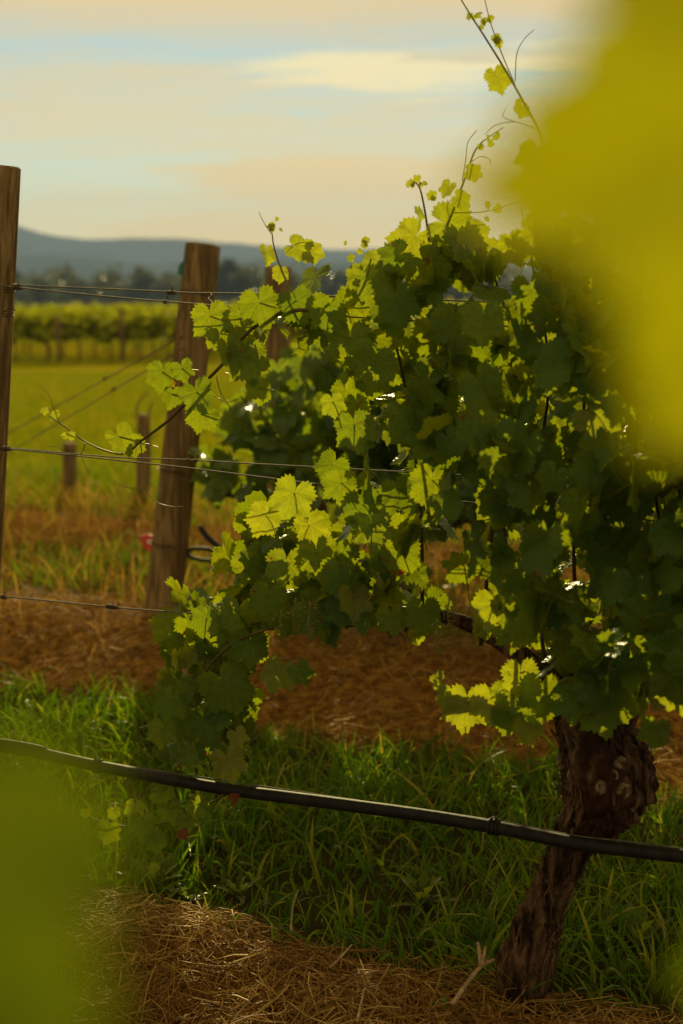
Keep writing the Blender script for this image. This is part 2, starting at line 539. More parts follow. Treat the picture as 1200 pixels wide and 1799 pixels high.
def hill_material():
    m, t, out = new_mat('forested hills')
    geo = t.new('ShaderNodeNewGeometry')
    n = t.noise(geo.outputs['Position'], 0.02, 6, 0.7)
    col = t.mix(t.smooth(n, 0.35, 0.65), (0.020, 0.032, 0.022), (0.045, 0.055, 0.034))
    p = t.new('ShaderNodeBsdfPrincipled', ins={'Base Color': col, 'Roughness': 1.0, 'Specular IOR Level': 0.0})
    t.l.new(p.outputs[0], out.inputs[0])
    return m


# ------------------------------------------------------------------ ground
def vnoise(x, y, s, seed=0.0):
    """cheap smooth noise for arrays"""
    a = np.sin(x * s * 1.7 + seed) * np.cos(y * s * 1.3 - seed * 2) + np.sin(x * s * 0.8 - y * s * 1.9 + seed * 3) * 0.7
    a += 0.5 * np.sin(x * s * 3.7 + y * s * 2.9 + seed) * np.cos(y * s * 4.1 - x * s * 1.1)
    return a / 2.2


def row_end(d):
    """rows stop at the headland on the left: 0 beyond the end, 1 inside"""
    return d


def ground_fields(x, y):
    a = (x - G1[0]) * RN[0] + (y - G1[1]) * RN[1]
    l = (x - G1[0]) * RD[0] + (y - G1[1]) * RD[1]
    e = vnoise(x, y, 2.3, 1.0) * 0.13 + vnoise(x, y, 6.1, 2.0) * 0.06

    def band(c, lo, hi, f=0.14):
        d = a - c + e
        return np.clip((d - lo) / f + 0.5, 0, 1) * np.clip((hi - d) / f + 0.5, 0, 1)
    b1 = band(0, -2.2, -0.02); b2 = band(OFF2, -0.78, 0.42); b3 = band(OFF3, -0.45, 0.4)
    straw = np.maximum(b1, np.maximum(b2, b3))
    dry = np.clip((a - OFF2 - 0.1) / 0.4, 0, 1) * np.clip((OFF3 + 1.3 - a) / 0.6, 0, 1)

    def mound(c, w, h):
        return h * np.exp(-((a - c) / w) ** 2)
    left = 1 / (1 + np.exp(-np.clip((l - 0.22) / 0.09, -30, 30)))
    z = mound(-0.25, 0.25, 0.012) + left * mound(-0.24, 0.28, 0.06) + mound(OFF2 - 0.12, 0.45, 0.15) + mound(OFF3, 0.4, 0.08)
    z = z + straw * (0.026 * vnoise(x, y, 7.0, 4.0) + 0.018 * vnoise(x, y, 15.0, 5.0) + 0.010 * vnoise(x, y, 31.0, 9.0)) + 0.008 * vnoise(x, y, 5.0, 6.0)
    near = np.exp(-(np.hypot(x, y - 5) / 14) ** 2)
    z = z * near
    far = np.clip((y - 10) / 32, 0, 1)
    z = z - 0.55 * far * far * (3 - 2 * far)
    val = np.clip((y - 58) / 330, 0, 1)
    z = z - 8.0 * val * val * (3 - 2 * val)
    return z, straw * near, dry * near


def gz(x, y):
    return ground_fields(np.asarray(x, float), np.asarray(y, float))[0]


def build_ground():
    def axis(fine, step, lim, centre):
        v = list(np.arange(-fine, fine + 1e-6, step))
        s = step
        while v[-1] < lim:
            s *= 1.22; v.append(v[-1] + s)
        v = np.array(v)
        return np.concatenate([-(v[v > fine + 1e-6])[::-1], v]) + centre
    X = axis(3.2, 0.06, 5200, 0.0)
    Y = axis(4.2, 0.06, 5200, 5.4)
    gx, gy = np.meshgrid(X, Y)
    z, s, d = ground_fields(gx, gy)
    V = np.stack([gx.ravel(), gy.ravel(), z.ravel()], 1)
    nx, ny = len(X), len(Y)
    i = (np.arange(ny - 1)[:, None] * nx + np.arange(nx - 1)[None, :]).ravel()
    Fq = np.stack([i, i + 1, i + nx + 1, i + nx], 1)
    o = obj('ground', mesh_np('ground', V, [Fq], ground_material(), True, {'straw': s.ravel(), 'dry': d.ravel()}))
    tag(o, 'vineyard floor of straw strips and grass running back to a sunlit paddock', None, None, 'structure')


build_ground()


# ------------------------------------------------------------------ hills, haze, far trees
def build_hills():
    mat = hill_material()
    for nm, D, prof, lab in (
        ('hills', 3600.0, [(-900, 380), (-300, 372), (0, 380), (28, 395), (62, 409), (100, 417), (150, 424), (230, 422), (300, 418), (345, 424), (440, 432), (600, 441), (760, 436), (900, 428), (1200, 424), (1700, 410), (2400, 430)], 'long blue hill range on the horizon rising to a peak by the tall post'),
        ('foothills', 2500.0, [(-900, 470), (-200, 462), (40, 452), (120, 447), (180, 455), (250, 468), (330, 462), (440, 452), (560, 462), (800, 456), (1200, 448), (1800, 458), (2400, 470)], 'lower darker foothills in front of the blue hill range')):
        px = np.array([p[0] for p in prof], float); py = np.array([p[1] for p in prof], float)
        xs = np.linspace(-900, 2400, 260)
        top = np.interp(xs, px, py)
        top = np.convolve(np.pad(top, 4, mode='edge'), np.ones(9) / 9, 'valid')
        Xw = (xs - 600) / F * D
        Hh = (HORIZON - top) / F * D + 1.5
        Hh = Hh + 3.0 * vnoise(Xw, Xw * 0.3, 0.02, 1.0) + 1.5 * vnoise(Xw, Xw, 0.07, 2.0)
        tt = np.linspace(-1, 1, 17)
        prof_t = (1 + np.cos(tt * math.pi)) / 2
        gx = np.repeat(Xw[None, :], 17, 0)
        gy = D + tt[:, None] * D * 0.22 + 60 * vnoise(gx, gx * 0, 0.003, 3.0)
        gzv = -9.5 + (Hh[None, :] + 9.5) * prof_t[:, None] * (1 + 0.06 * vnoise(gx, gy, 0.012, 4.0) * (1 - prof_t[:, None]))
        V = np.stack([gx.ravel(), gy.ravel(), gzv.ravel()], 1)
        n = 260
        i = (np.arange(16)[:, None] * n + np.arange(n - 1)[None, :]).ravel()
        o = obj(nm, mesh_np(nm, V, [np.stack([i, i + 1, i + n + 1, i + n], 1)], mat))
        tag(o, lab, None, None, 'structure')


build_hills()


def build_haze():
    x0, x1, y0, y1, z0, z1 = -5300, 5300, -5300, 5300, -12.0, 300.0
    V = [(x, y, z) for x in (x0, x1) for y in (y0, y1) for z in (z0, z1)]
    Fq = np.array([[0, 1, 3, 2], [4, 6, 7, 5], [0, 4, 5, 1], [2, 3, 7, 6], [0, 2, 6, 4], [1, 5, 7, 3]])
    m, t, out = new_mat('evening air')
    pv = t.new('ShaderNodeVolumePrincipled', ins={'Color': (0.33, 0.50, 1.0, 1), 'Density': 0.00018, 'Anisotropy': 0.2})
    t.l.new(pv.outputs[0], out.inputs['Volume'])
    o = obj('haze', mesh_np('haze', np.array(V, float), [Fq], m, False))
    tag(o, 'thin evening haze over the valley', None, None, 'stuff')


build_haze()


def leaf_cards(n, centre, radii, size, jitter=0.25, shell=0.55):
    """small leaf-sized faces spread through an ellipsoid; returns V, quads"""
    d = rng.normal(size=(n, 3)); d /= np.linalg.norm(d, axis=1)[:, None]
    r = (shell + (1 - shell) * rng.random(n)) ** 1.0
    p = np.asarray(centre) + d * r[:, None] * np.asarray(radii)
    p += rng.normal(size=(n, 3)) * jitter * size
    u = rng.normal(size=(n, 3)); u /= np.linalg.norm(u, axis=1)[:, None]
    w = rng.normal(size=(n, 3)); w = np.cross(u, w); w /= np.linalg.norm(w, axis=1)[:, None]
    s = size * (0.6 + 0.8 * rng.random(n))[:, None]
    V = np.stack([p - u * s * 0.5, p + w * s * 0.4, p + u * s * 0.5, p - w * s * 0.4], 1).reshape(-1, 3)
    q = np.arange(n * 4).reshape(-1, 4)
    return V, q, np.repeat(rng.random(n), 4)


def tree_meshes(h, w, kind):
    mb = MB()
    mb.tube([(0, 0, -0.3), (0.1, 0, h * 0.3), (0.0, 0.1, h * 0.7)], [h * 0.035, h * 0.026, h * 0.012], 6, 3)
    for k in range(4):
        a = k * 1.7 + kind
        mb.tube([(0.05, 0, h * (0.3 + 0.08 * k)), (math.cos(a) * w * 0.2, math.sin(a) * w * 0.2, h * (0.5 + 0.07 * k)), (math.cos(a) * w * 0.36, math.sin(a) * w * 0.36, h * (0.62 + 0.07 * k))], [h * 0.014, h * 0.01, h * 0.004], 5, 2)
    tr = mb.mesh('trunk', M['bark'])
    mb = MB()
    nb = 7 + 2 * kind
    for k in range(nb):
        a = rng.random() * 6.28; rr = rng.random() ** 0.6 * w * 0.36
        cz = h * (0.42 + 0.48 * rng.random()) - rr * 0.25
        br = w * (0.16 + 0.14 * rng.random())
        V, q, tn = leaf_cards(120, (math.cos(a) * rr, math.sin(a) * rr, cz), (br, br, br * 0.75), h * 0.075)
        mb.add(V, [q], tn)
    V, q, tn = leaf_cards(160, (0, 0, h * 0.25), (w * 0.34, w * 0.34, h * 0.22), h * 0.075)
    mb.add(V, [q], tn)
    return tr, mb.mesh('crown', M['tree_leaf'])


def copy_tree(o, parent=None):
    c = o.copy(); C.objects.link(c)
    if parent is not None:
        c.parent = parent
        c.matrix_parent_inverse = Matrix.Identity(4)
    for ch in list(o.children): copy_tree(ch, c)
    return c


def build_trees():
    protos = []
    labels = ['round dark gum tree in the hazy line of trees below the hills', 'broad dark gum tree in the hazy line of trees below the hills', 'tall narrow gum tree standing a little above the far line of trees']
    for k, (h, w) in enumerate(((8.5, 8.0), (7.2, 10.0), (10.5, 6.5))):
        e = empty('gum_tree', labels[k], 'tree', (0, 0, 0), 'trees in the far tree line')
        tr, cr = tree_meshes(h, w, k)
        obj('trunk', tr, e); obj('crown', cr, e)
        protos.append(e)
    used = [False] * 3
    px = -60.0
    i = 0
    while px < 1000:
        k = (0, 1, 0, 2, 1, 0, 1)[i % 7]
        Y = 430 + 90 * rng.random()
        p = np.array([(px - 600) / F * Y, Y, -8.6])
        o = protos[k] if not used[k] else copy_tree(protos[k])
        used[k] = True
        o.location = tuple(float(v) for v in p)
        o.rotation_euler.z = rng.random() * 6.28
        s = 1.45 + 0.55 * rng.random()
        o.scale = (s, s, s)
        px += 20 + 16 * rng.random(); i += 1
    mb = MB()
    for k in range(150):
        x = -420 + 840 * k / 150 + rng.random() * 5; y = 560 + 120 * rng.random()
        h = 15 + 5 * rng.random()
        V, q, tn = leaf_cards(110, (x, y, h * 0.45 - 8.6), (6.0, 5.0, h * 0.6), 1.9)
        mb.add(V, [q], tn)
    o = mb.build('woodland', M['tree_leaf'])
    tag(o, 'far woodland behind the hazy tree line', None, None, 'stuff')


build_trees()


# ------------------------------------------------------------------ far vineyard block
def build_far_vineyard():
    protos = []
    lab = 'sunlit leafy vine on a thin trunk in the far vineyard rows'
    for k in range(4):
        e = empty('grapevine', lab, 'vine', (0, 0, 0), 'vines of the far vineyard rows')
        mb = MB()
        mb.tube([(0, 0, -0.1), (0.03, 0, 0.3), (-0.02, 0.02, 0.62)], [0.036, 0.028, 0.034], 6, 3)
        mb.tube([(-0.42, 0, 0.66), (0, 0, 0.62), (0.42, 0, 0.66)], [0.02, 0.03, 0.02], 5, 3)
        obj('trunk', mb.mesh('trunk', M['bark']), e)
        mb = MB()
        for j in range(5):
            V, q, tn = leaf_cards(85, (-0.4 + 0.2 * j, 0, 0.84 + 0.06 * rng.normal()), (0.2, 0.2, 0.33), 0.14)
            mb.add(V, [q], tn)
        V, q, tn = leaf_cards(70, (0, 0, 1.18), (0.5, 0.12, 0.16), 0.12); mb.add(V, [q], tn)
        obj('crown', mb.mesh('crown', M['far_vine_leaf']), e)
        protos.append(e)
    post = empty('wooden_post', 'thin grey post among the far vineyard rows', 'post', (0, 0, 0), 'posts of the far vineyard rows')
    mb = MB(); mb.tube([(0, 0, -0.1), (0, 0, 1.36)], 0.055, 8)
    obj('shaft', mb.mesh('shaft', M['post']), post)
    used = [False] * 4; pu = False
    for r in range(3):
        x = -14.0
        j = 0
        while x < 8:
            Y = 36.5 + (x + 10) * 0.55 + r * 2.6
            px = 600 + F * x / Y
            if -60 < px < 640:
                k = int(rng.integers(4))
                o = protos[k] if not used[k] else copy_tree(protos[k]); used[k] = True
                o.location = (x, Y, float(gz(x, Y)))
                o.rotation_euler.z = 0.5 + (math.pi if rng.random() < 0.5 else 0)
                s = 0.93 + 0.14 * rng.random(); o.scale = (1, 1, s)
                if r == 0 and j % 2 == 0 and px < 420:
                    q = post if not pu else copy_tree(post); pu = True
                    q.location = (x + 0.35, Y - 0.18, float(gz(x, Y)))
                    q.scale = (1, 1, 0.9 + 0.15 * rng.random())
            x += 0.72 + 0.12 * rng.random(); j += 1
    mb = MB()
    for r in range(3, 9):
        for x in np.arange(-16, 9, 0.5):
            Y = 36.5 + (x + 10) * 0.55 + r * 2.6
            V, q, tn = leaf_cards(46, (x, Y, float(gz(x, Y)) + 1.0), (0.3, 0.16, 0.36), 0.16)
            mb.add(V, [q], tn)
    o = mb.build('vineyard_foliage', M['far_vine_leaf'])
    tag(o, 'merged leafy tops of the farther vineyard rows', None, None, 'stuff')


build_far_vineyard()


# ------------------------------------------------------------------ posts
def build_post(label, top_px, base_pt, top_pt, r0, r1, extra=None):
    e = empty('wooden_post', label, 'post', base_pt)
    b = np.asarray(base_pt) - np.array([0, 0, 0.15]); t_ = np.asarray(top_pt)
    K, S = 26, 34
    ax = t_ - b
    L = np.linalg.norm(ax); ax = ax / L
    N = np.cross(ax, (0, 1, 0)); N /= np.linalg.norm(N); B = np.cross(ax, N)
    V = []
    for i in range(S):
        f = i / (S - 1)
        r = r0 * (1 - f) + r1 * f
        for k in range(K):
            a = 2 * math.pi * k / K
            n_ = noise.noise(Vector((math.cos(a) * 2.2 + r0 * 31, math.sin(a) * 2.2, f * 1.6)))
            crack = -0.05 if noise.noise(Vector((k * 0.9, f * 1.1 + 5, r0 * 77))) > 0.33 else 0.0
            V.append(b + ax * L * f + (N * math.cos(a) + B * math.sin(a)) * r * (1 + 0.07 * n_ + crack))
    V = np.array(V)
    i = np.arange(K); j = (i + 1) % K
    fs = [np.stack([s * K + i, s * K + j, (s + 1) * K + j, (s + 1) * K + i], 1) for s in range(S - 1)]
    # sawn top, slightly dished
    top = V[(S - 1) * K:]
    c = top.mean(0)
    n0 = len(V)
    inner = c + (top - c) * 0.86 + ax * 0.005
    V = np.vstack([V, inner, [c + ax * 0.002]])
    fs.append(np.stack([(S - 1) * K + i, (S - 1) * K + j, n0 + j, n0 + i], 1))
    tri = np.stack([n0 + i, n0 + j, np.full(K, n0 + K)], 1)
    obj('shaft', mesh_np('shaft', V, [np.vstack(fs), tri], M['post'], True), e)
    return e


def coil(mb, p, axis, r, n, pitch, wr, k=4):
    axis = np.asarray(axis) / np.linalg.norm(axis)
    N = np.cross(axis, (0, 0, 1.0)); N /= np.linalg.norm(N) + 1e-9
    B = np.cross(axis, N)
    m = int(n * 9) + 1
    a = np.linspace(0, n * 2 * math.pi, m)
    P = p + axis * ((a / (2 * math.pi) - n / 2) * pitch)[:, None] + r * (np.cos(a)[:, None] * N + np.sin(a)[:, None] * B)
    mb.tube(P, wr, k)
    return mb


# tall end post at the left edge, on the front row
p1_low = row(-24, 760, 0.0)
p1_top = row(2, 294, 0.0)
ax1 = (p1_top - p1_low)
p1_base = p1_low + ax1 * ((gz(p1_low[0], p1_low[1]) - p1_low[2]) / ax1[2])
post1 = build_post('tall weathered end post at the left edge with wires twisted round it', None, p1_base, p1_top, 0.046, 0.0455)
mb = MB()
for py, n in ((503, 3), (548, 2)):
    f = (row(0, py)[2] - p1_low[2]) / ax1[2]
    mb = MB()
    coil(mb, p1_low + ax1 * f, ax1, 0.049, n, 0.006, 0.0016)
    if py > 540: mb.tube([row(6, 548, -0.05), row(20, 541, -0.065), row(27, 546, -0.06)], 0.0016, 4)
    mb.build('wire_wrap', M['rust'], post1)

P2z = P2.copy(); P2z[2] = gz(P2[0], P2[1])
post2 = build_post('leaning brown end post with a teal tag behind the front row', None, P2z, at(357, 431, P2[1] + 0.1), 0.078, 0.071)
mb = MB()
p2t = at(357, 431, P2[1] + 0.1)
for py in (516, 830, 958):
    f = (at(320, py, P2[1])[2] - P2z[2]) / (p2t[2] - P2z[2])
    mb = MB()
    coil(mb, P2z + (p2t - P2z) * f, p2t - P2z, 0.080 - 0.004 * f, 2, 0.006, 0.002)
    mb.build('wire_wrap', M['rust'], post2)
P3z = P3.copy(); P3z[2] = gz(P3[0], P3[1])
post3 = build_post('narrow brown post with a faded pale tag, half hidden by vine leaves', None, P3z, at(489, 470, P3[1] + 0.05), 0.082, 0.076)


def flag(name, label, px_pts, Y, mat, depth=0.004):
    """small hanging tape with thickness and a slight curl"""
    P = [at(x, y, Y + 0.01 * math.sin(i * 1.3)) for i, (x, y) in enumerate(px_pts)]
    P = np.array(P)
    n = len(P)
    V = np.vstack([P, P + np.array([0.002, depth, 0.0])])
    fs3 = [(0, i, i + 1) for i in range(1, n - 1)] + [(n, n + i + 1, n + i) for i in range(1, n - 1)]
    i = np.arange(n); j = (i + 1) % n
    fq = np.stack([i, j, j + n, i + n], 1)
    o = obj(name, mesh_np(name, V, [np.array(fs3), fq], mat, False))
    tag(o, label, 'tag')
    return o


flag('tape_tag', 'small teal tape tag on the upper left of the leaning post', [(322, 458), (327, 452), (328, 466), (324, 478), (317, 483), (312, 480), (314, 466)], P2[1] + 0.06, M['teal'])
flag('tape_tag', 'faded pale green tape strip on the left of the half hidden post', [(462, 478), (467, 476), (466, 498), (464, 516), (458, 518), (460, 496)], P3[1] - 0.02, M['pale_teal'])
flag('tape_tag', 'faded red flagging tape beside the lower part of the leaning post', [(244, 941), (262, 939), (276, 942), (276, 962), (266, 972), (252, 960)], P2[1] + 0.35, M['pink'])


def build_stump(label, px, top, base, w, loops):
    g = gnd(px, base); g[2] = gz(g[0], g[1])
    Y = g[1]
    e = empty('anchor_peg', label, 'peg', g)
    mb = MB()
    tp = at(px + 2, top, Y)
    mb.tube([g - (0, 0, 0.1), (g + tp) / 2 + (0.006, 0, 0), tp], [w * 1.05, w, w * 0.92], 12, 4)
    mb.build('shaft', M['post'], e)
    mb = MB()
    for l in loops:
        mb.tube([at(x, y, Y + dy) for x, y, dy in l], 0.006, 5, 4)
    mb.build('wire_loop', M['rust'], e)


build_stump('short stubby anchor peg standing alone in the dry grass', 120, 778, 872, 0.055, [[(105, 800, -0.05), (118, 790, -0.08), (134, 800, -0.04)]])
build_stump('short anchor peg with a raised wire loop beside the leaning post', 250, 728, 880, 0.05, [[(244, 745, 0), (240, 718, 0), (248, 700, 0.02), (262, 690, 0.03)], [(256, 745, 0), (262, 722, 0), (268, 706, 0.02)]])


# ------------------------------------------------------------------ wires and pipe
def wire(name, label, pts, r, mat, off=0.0, ties=(), cat='wire', k=5):
    P = [row(x, y, off) for x, y in pts]
    P.append(P[-1] + (P[-1] - P[-2]) * (1.6 / np.linalg.norm(P[-1] - P[-2])))   # on along the row, out of frame
    e = empty(name, label, cat, P[0])
    mb = MB(); mb.tube(P, r, k, 8)
    mb.build('strand', mat, e)
    for (x, y, n, rad) in ties:
        t_ = MB()
        coil(t_, row(x, y, off), RD, rad, n, 0.0045, 0.0014)
        q = row(x, y, off)
        t_.tube([q + (0, 0, 0.0), q + (0.006, -0.006, 0.010), q + (0.004, -0.008, 0.016)], 0.0012, 4)
        t_.build('wire_tie', M['rust'], e)
    return e


wire('trellis_wire', 'upper trellis wire running level from the tall post to the coiled splice', [(0, 499), (30, 501), (200, 508), (330, 514), (440, 516), (640, 522), (900, 532), (1250, 545)], 0.0017, M['wire'], 0.05, [(300, 514, 5, 0.004)])
wire('trellis_wire', 'upper trellis wire sagging to the right below its level twin', [(0, 501), (30, 505), (200, 522), (310, 531), (415, 540), (560, 553), (700, 562), (900, 574), (1250, 592)], 0.0017, M['wire'], -0.06, [(30, 504, 5, 0.006), (290, 530, 2, 0.0035)])
wire('trellis_wire', 'middle trellis wire passing level behind the leaning post leaves', [(-10, 786), (60, 791), (200, 803), (330, 808), (450, 815), (560, 821), (760, 832), (1250, 860)], 0.0017, M['wire'], 0.06, [(330, 808, 2, 0.003), (344, 809, 2, 0.003)])
wire('trellis_wire', 'middle trellis wire sagging lower and ending in a twist at the left edge', [(-10, 786), (60, 793), (200, 808), (330, 822), (450, 837), (610, 857), (800, 880), (1250, 925)], 0.0017, M['wire'], -0.05, [(10, 788, 6, 0.005)])
wire('trellis_wire', 'low trellis wire with a knotted splice above the straw', [(-20, 1046), (60, 1053), (190, 1066), (330, 1077), (500, 1086), (650, 1091), (900, 1102), (1250, 1130)], 0.0020, M['wire'], 0.0, [(195, 1066, 6, 0.0045), (6, 1049, 3, 0.0045), (205, 1067, 2, 0.003)])
e = empty('wire_link', 'twisted wire link joining the two upper wires before the leaning post', 'wire', row(370, 528))
mb = MB(); mb.tube([row(366, 513, 0.05), row(372, 518, 0.03), row(366, 524, 0.0), row(372, 530, -0.03), row(370, 538, -0.06), row(360, 540, -0.06)], 0.0014, 4, 5)
mb.build('strand', M['wire'], e)

# stay wires of the leaning end post, running off to the left
for lab, a, b in (('upper stay wire slanting down left from the leaning post', (322, 590), (-170, 858)), ('lower stay wire slanting down left from the leaning post', (322, 612), (-170, 900))):
    A = at(a[0], a[1], P2[1] - 0.0); B_ = at(b[0], b[1], P2[1] + 2.6)
    g = np.array(B_); u = (B_ - A); k = (gz(B_[0], B_[1]) - A[2]) / u[2]; B_ = A + u * k
    e = empty('stay_wire', lab, 'wire', A)
    mb = MB(); mb.tube([A, A * 0.5 + B_ * 0.5 - (0, 0, 0.01), B_], 0.0028, 5, 6); mb.build('strand', M['rust'], e)
    mb = MB(); coil(mb, A + (B_ - A) * 0.16, B_ - A, 0.006, 4, 0.006, 0.002); mb.build('wire_tie', M['rust'], e)

# irrigation pipe on the front row
pipe_pts = [(-60, 1300), (0, 1311), (62, 1322), (172, 1346), (280, 1366), (400, 1387), (500, 1400), (600, 1413), (740, 1432), (868, 1453), (1010, 1481), (1100, 1493), (1200, 1504), (1330, 1518)]
POFF = -0.085
pipe = empty('irrigation_pipe', 'black drip irrigation pipe strung across in front of the vine trunk', 'pipe', row(600, 1413, POFF))
PP = [row(x, y, POFF) for x, y in pipe_pts]
PP.append(PP[-1] + (PP[-1] - PP[-2]) * (1.6 / np.linalg.norm(PP[-1] - PP[-2])))
mb = MB(); mb.tube(PP, 0.0136, 16, 10); mb.build('tube', M['pipe'], pipe)
PP = np.array(PP)


def pipe_clip(i, w):
    ax = PP[i + 1] - PP[i - 1]; ax /= np.linalg.norm(ax)
    mb = MB()
    for s in (-1, 0, 1):
        c = PP[i] + ax * s * w
        mb.tube([c - ax * w * 0.36, c - ax * w * 0.3, c + ax * w * 0.3, c + ax * w * 0.36], [0.0145, 0.0168, 0.0168, 0.0145], 16)
    c = PP[i] + np.array([0, 0, 0.016])
    mb.tube([c - ax * w, c + (0, 0, 0.004), c + ax * w], 0.002, 5, 3)
    mb.build('clip', M['pipe'], pipe)


pipe_clip(3, 0.007)
pipe_clip(9, 0.0085)
mb = MB()
c0, c1 = row(-40, 1300, POFF - 0.004), row(74, 1316, POFF - 0.004)
mb.tube([c0, c0 * 0.5 + c1 * 0.5 + (0, 0, 0.003), c1 - (0, 0, 0.001), c1 + (0.006, 0, -0.012)], [0.0085, 0.0085, 0.008, 0.005], 10, 4)
mb.build('pipe_end', M['pipe'], pipe)
wire('support_wire', 'thin wire carrying the black irrigation pipe at the right', [(-60, 1293), (172, 1337), (600, 1402), (868, 1441), (1010, 1468), (1100, 1478), (1200, 1491), (1330, 1505)], 0.0016, M['wire'], POFF + 0.012)

# folded end of the pipe on the row behind
OFFH = OFF2 - 0.06
e = empty('irrigation_pipe', 'dark hose end folded back in a loop right of the leaning post', 'pipe', row(400, 975, OFFH))
mb = MB()
mb.tube([row(x, y, OFFH + d) for x, y, d in ((700, 1000, 0), (560, 992, 0), (440, 984, 0), (405, 974, 0), (375, 953, 0.01), (358, 936, 0.02), (352, 926, 0.03))], 0.0125, 10, 6)
mb.build('tube', M['pipe'], e)
mb = MB()
mb.tube([row(x, y, OFFH + d) for x, y, d in ((440, 988, -0.03), (400, 986, -0.03), (350, 983, -0.03), (330, 974, -0.02), (336, 965, -0.01), (360, 964, 0), (392, 972, 0.0), (420, 980, 0))], 0.0085, 8, 6)
mb.build('loop', M['pipe'], e)


# ------------------------------------------------------------------ grape leaf shapes
def leaf_shape(seed, n=60, rings=(0.35, 0.7, 1.0), fold=0.25, curl=0.3, lobes=1.0):
    r_ = np.random.default_rng(seed)
    key_a = np.array([0, 26, 50, 77, 102, 138, 163, 180.])
    key_r = np.array([1.0, 0.92 - 0.16 * lobes, 0.90, 0.86 - 0.20 * lobes, 0.76, 0.70, 0.56, 0.12])
    th = (np.arange(n) + 0.5) / n * 360 - 180
    kr = key_r[None, :] * (1 + 0.05 * r_.normal(size=(2, 8)))
    rr = np.where(th >= 0, np.interp(np.abs(th), key_a, kr[0]), np.interp(np.abs(th), key_a, kr[1]))
    rr = 0.5 * rr + 0.25 * (np.roll(rr, 1) + np.roll(rr, -1))
    rr = rr + 0.10 * np.exp(-(th / 9.0) ** 2) + 0.05 * np.exp(-((np.abs(th) - 50) / 8.0) ** 2)
    teeth = np.where(np.arange(n) % 2 == 0, 0.062, -0.040) * (0.5 + 1.0 * r_.random(n))
    teeth = np.where(np.abs(th) > 168, 0, teeth)
    V = [(0, 0, 0)]
    ph = r_.random(4) * 6.28
    for f in rings:
        for k in range(n):
            a = R(th[k])
            rad = (rr[k] + (teeth[k] if f == 1.0 else 0)) * f
            x, y = math.sin(a) * rad, math.cos(a) * rad
            bul = 0.014 * math.cos(a * 3.6 * 2 + 3.14) * f + 0.02 * math.sin(x * 9 + ph[3]) * math.cos(y * 8 + ph[0])
            z = fold * abs(x) * (0.6 + 0.4 * y) - curl * (y * abs(y)) * 0.5 - 0.22 * x * x * (1 + curl)
            z += bul + 0.07 * f * f * math.sin(2 * a + ph[0]) + 0.045 * f ** 3 * math.sin(7 * a + ph[1]) + 0.02 * f ** 3 * math.sin(13 * a + ph[2])
            V.append((x, y, z))
    V = np.array(V)
    i = np.arange(n); j = (i + 1) % n
    tri = np.stack([np.zeros(n, int), 1 + j, 1 + i], 1)
    q = [np.stack([1 + s * n + i, 1 + s * n + j, 1 + (s + 1) * n + j, 1 + (s + 1) * n + i], 1) for s in range(len(rings) - 1)]
    # the gap of the leaf base stays open: drop faces across 180 degrees
    q = [x[:-1] for x in q]
    tri = tri[:-1]
    tri = tri[:, ::-1]; q = [x[:, ::-1] for x in q]
    return V, tri, np.vstack(q), V[:, :2].copy()


SPEC = [dict(fold=0.10, curl=0.15, lobes=0.9), dict(fold=0.30, curl=0.30, lobes=1.0), dict(fold=-0.15, curl=0.35, lobes=0.7), dict(fold=0.45, curl=0.10, lobes=1.1),
        dict(fold=0.05, curl=0.55, lobes=0.8), dict(fold=-0.30, curl=0.20, lobes=1.0), dict(fold=0.95, curl=0.6, lobes=0.8), dict(fold=0.20, curl=-0.45, lobes=1.15)]
FINE = [leaf_shape(11 + i, 60, (0.35, 0.7, 1.0), **s) for i, s in enumerate(SPEC)]
COARSE = [leaf_shape(31 + i, 36, (0.55, 1.0), **s) for i, s in enumerate(SPEC)]
LEAF_MESH = {}


def leaf_mesh(kind, v):
    if (kind, v) not in LEAF_MESH:
        V, tri, q, uv = FINE[v]
        LEAF_MESH[(kind, v)] = mesh_np('grape_leaf', V, [tri, q], M[kind], True, None, uv)
    return LEAF_MESH[(kind, v)]


def frame(pos, tip, nrm, s):
    """matrix whose y runs to the leaf tip and z along the leaf's upper face"""
    z = np.asarray(nrm, float); z /= np.linalg.norm(z)
    y = np.asarray(tip, float); y = y - z * np.dot(y, z)
    y /= np.linalg.norm(y) + 1e-9
    x = np.cross(y, z)
    m = np.eye(4)
    m[:3, 0], m[:3, 1], m[:3, 2], m[:3, 3] = x * s, y * s, z * s, pos
    return m


